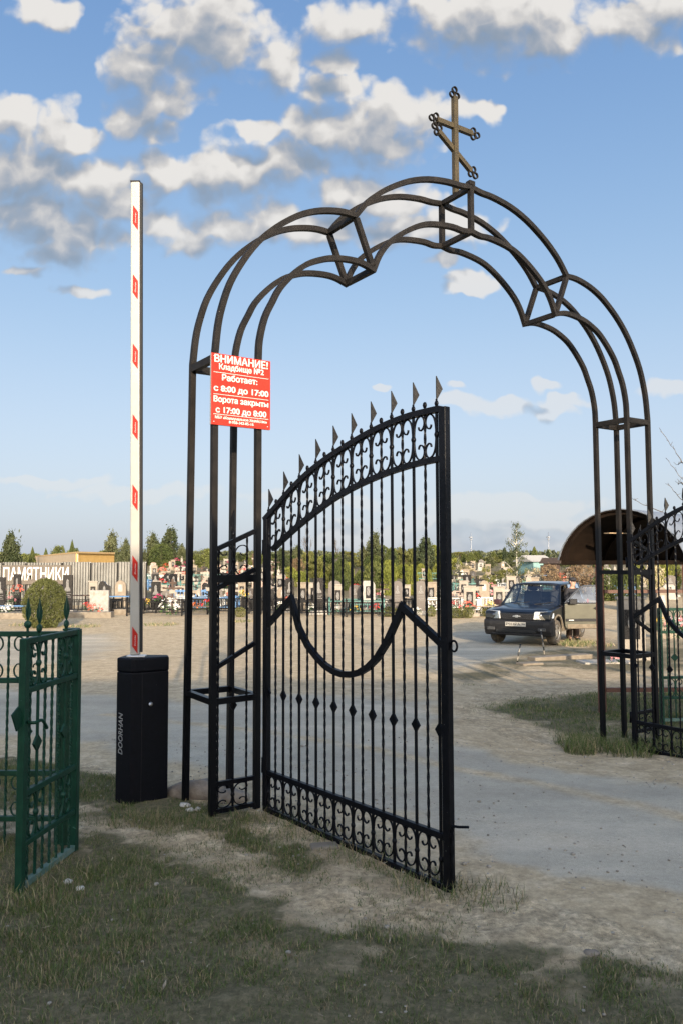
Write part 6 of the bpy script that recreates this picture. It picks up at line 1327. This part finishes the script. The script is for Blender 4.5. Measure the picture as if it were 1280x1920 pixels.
for px, D, ty, w, lab in [(728, 33, 1144, 34, 'low green bush at the road edge before the second peak of the wave band'), (806, 33, 1147, 18, 'small low green bush at the road edge near the free stile'), (853, 32, 1143, 34, 'low green bush at the road edge beside the gate, wider one'), (874, 32, 1138, 22, 'taller pale green bush at the road edge under the coral flowers'), (912, 33, 1135, 34, 'dark green bush between coral flowers and the car'), (452, 33, 1153, 22, 'small grassy bush seen through the narrow pier panel')]:
    tree('lowbush', px, D, ty, w, lab)
# the belt of thujas, leafy trees and flowering shrubs on the slope: each one a tree of its own
def belt(n, p0, p1, d0, d1, t0, t1, w0, w1, kinds, lab, grp):
    for i in range(n):
        px = p0 + (p1 - p0) * (i + rng.uniform(.1, .9)) / n; D = rng.uniform(d0, d1); tree(rng.choice(kinds), px, D, rng.uniform(t0, t1), rng.uniform(w0, w1), lab, grp)
belt(26, 505, 860, 66, 100, 1022, 1050, 20, 48, ['thuja0', 'thuja1', 'thuja2', 'pine1'], 'green thuja in the belt of trees behind the gate', 'thujas in the tree belt')
belt(20, 515, 850, 52, 66, 1050, 1072, 18, 34, ['thuja0', 'thuja2', 'thuja1'], 'smaller green thuja among the graves behind the gate', 'smaller thujas among the graves')
belt(12, 520, 850, 60, 98, 1026, 1056, 24, 44, ['round0', 'pine2', 'round2'], 'leafy olive tree in the belt behind the gate', 'leafy trees in the tree belt')
belt(28, 838, 1130, 76, 112, 1034, 1054, 22, 48, ['round0', 'pine1', 'pine0', 'thuja1', 'round2'], 'green tree in the belt behind the parked car', 'trees behind the parked car')
belt(10, 845, 1120, 100, 125, 1026, 1040, 12, 22, ['thuja1', 'pine0'], 'dark pointed conifer on the skyline behind the parked car', 'conifers on the skyline')
belt(15, 845, 1010, 44, 62, 1058, 1084, 14, 30, ['blossom0', 'blossom2', 'blossom1', 'round0'], 'pale flowering shrub among the graves behind the car', 'flowering shrubs behind the car')
belt(10, 1125, 1330, 30, 60, 1046, 1078, 26, 50, ['thuja2', 'round0', 'thuja0', 'blossom0'], 'green tree seen under the canopy roof', 'trees seen under the canopy')
belt(16, 262, 520, 84, 112, 1034, 1046, 16, 34, ['pine1', 'round2', 'thuja1'], 'green tree on the skyline above the graves near the pier', 'trees above the graves near the pier')
belt(14, -60, 250, 100, 130, 1024, 1042, 26, 44, ['round2', 'round0', 'thuja0'], 'green tree behind the long building', 'trees behind the long building')
# the far wood reads as one mass
def forest():
    xs, hs = [], []; C = []
    for i in range(420):
        D = rng.uniform(150, 210); px = rng.uniform(-500, 1800); x = at(px, D); z0 = gz(x, D); h = rng.uniform(-.2, 1.0) + 1.65 + 9 / FPX * D - z0; h = max(1.4, h); w = rng.uniform(2.2, 4.5)
        P = crown_pts('egg', 110, i % 6) * np.array([w, w, h]) + np.array([x, D, z0]); C.append(P)
    o = leaf_mesh('forest', np.concatenate(C), .62, foliage_mat('far_wood_leaf', (.050, .064, .034), (.10, .11, .06), .3), None, .5, 3, .6); return tag(o, 'distant olive green belt of trees along the skyline', 'forest', None, 'stuff')
forest()
# the leafless tree by the canopy whose twigs reach into the view
tw = thing('bare_tree', 'leafless tree by the canopy whose thin twigs reach over the far gate leaf', 'tree', (5.35, 11.2, gz(5.35, 11.2))); mt = MB(); mt.tube([(0, 0, -.1), (.03, 0, 1.2), (-.02, .05, 2.4)], [.09, .075, .05], 8); mt.build('trunk', M_BARK, tw)
def wp(px, py, D): d = ray(px, py); k = D / d.y; return Vector((d.x * k - 5.35, D - 11.2, CAM_H + d.z * k - tw.location.z))
for pts in ([(1330, 900), (1290, 880), (1262, 842), (1236, 804)], [(1330, 930), (1300, 918), (1272, 890), (1248, 859)], [(1330, 970), (1290, 948), (1268, 928), (1250, 906)], [(1300, 985), (1240, 960), (1205, 946), (1185, 935)], [(1290, 876), (1278, 868), (1268, 872)], [(1284, 912), (1276, 905), (1270, 908)]):
    P = [Vector((0, 0, 1.6 + .2 * rng.random()))] if len(pts) > 3 else []
    P += [wp(a, b, 10.4 + .1 * i) for i, (a, b) in enumerate(pts)]; P = catmull(P, 5); br = MB(); n = len(P); br.tube([p + Vector((rng.uniform(-.008, .008), 0, rng.uniform(-.008, .008))) for p in P], [.012 * (1 - i / n) ** 2 + .0032 for i in range(n)], 5)
    for i in range(n // 2, n):
        if rng.random() < .6: br.tube([P[i], P[i] + Vector((rng.uniform(-.05, .05), 0, rng.uniform(.01, .06)))], [.003, .002], 4)
    br.build('branch', M_BARK, tw)
X, Y, H, G = tufts([(*gp(p, q)[:2], r) for p, q, r in ((1085, 1206, .5), (1105, 1210, .6), (1070, 1210, .4), (60, 1172, .8), (150, 1176, .7), (300, 1172, .7), (450, 1166, .5))], 260, .16, .5)
make_grass('grass', 'tufts of dry and green grass along the yard edge', X, Y, H, G, nrg.uniform(.008, .02, len(X)))

# ---------------------------------------------------------------- what stands behind the viewpoint and throws the evening shade over the gate
hs = thing('house', 'plain plastered house behind the viewpoint whose shade covers the gate', 'house', (0, 0, 0))
M_PLAST = mat('plaster', (.45, .42, .37), (.52, .49, .44), rough=.9)
mb = MB(); mb.box((8.5, -18, 3.35), (21, 8, 6.8)); mb.build('wall', M_PLAST, hs)
mb = MB(); mb.box((8.5, -18, 6.86), (21.6, 8.6, .2)); mb.build('roof', M_ROOF, hs)
for i in range(6): mb = MB(); mb.box((0.5 + i * 3.2, -13.97, 2.4), (1.3, .1, 1.5)); mb.build('window', M_GRAN, hs)
for x, y, h, w in [(-2.6, -14, 7.0, 4.6), (-6.2, -15, 7.3, 5.0), (-9.6, -14, 6.4, 4.6), (-13.4, -15.5, 7.2, 5), (-17.5, -14, 6.6, 5), (-21.5, -15, 8, 5.2), (-4.3, -19, 7.6, 5), (-11.5, -20, 7.6, 5)]:
    place('round%d' % rng.choice((0, 1, 2)), x, y, 'leafy tree in the row behind the viewpoint', 'trees behind the viewpoint', rng.uniform(0, 6), (w, w, h))
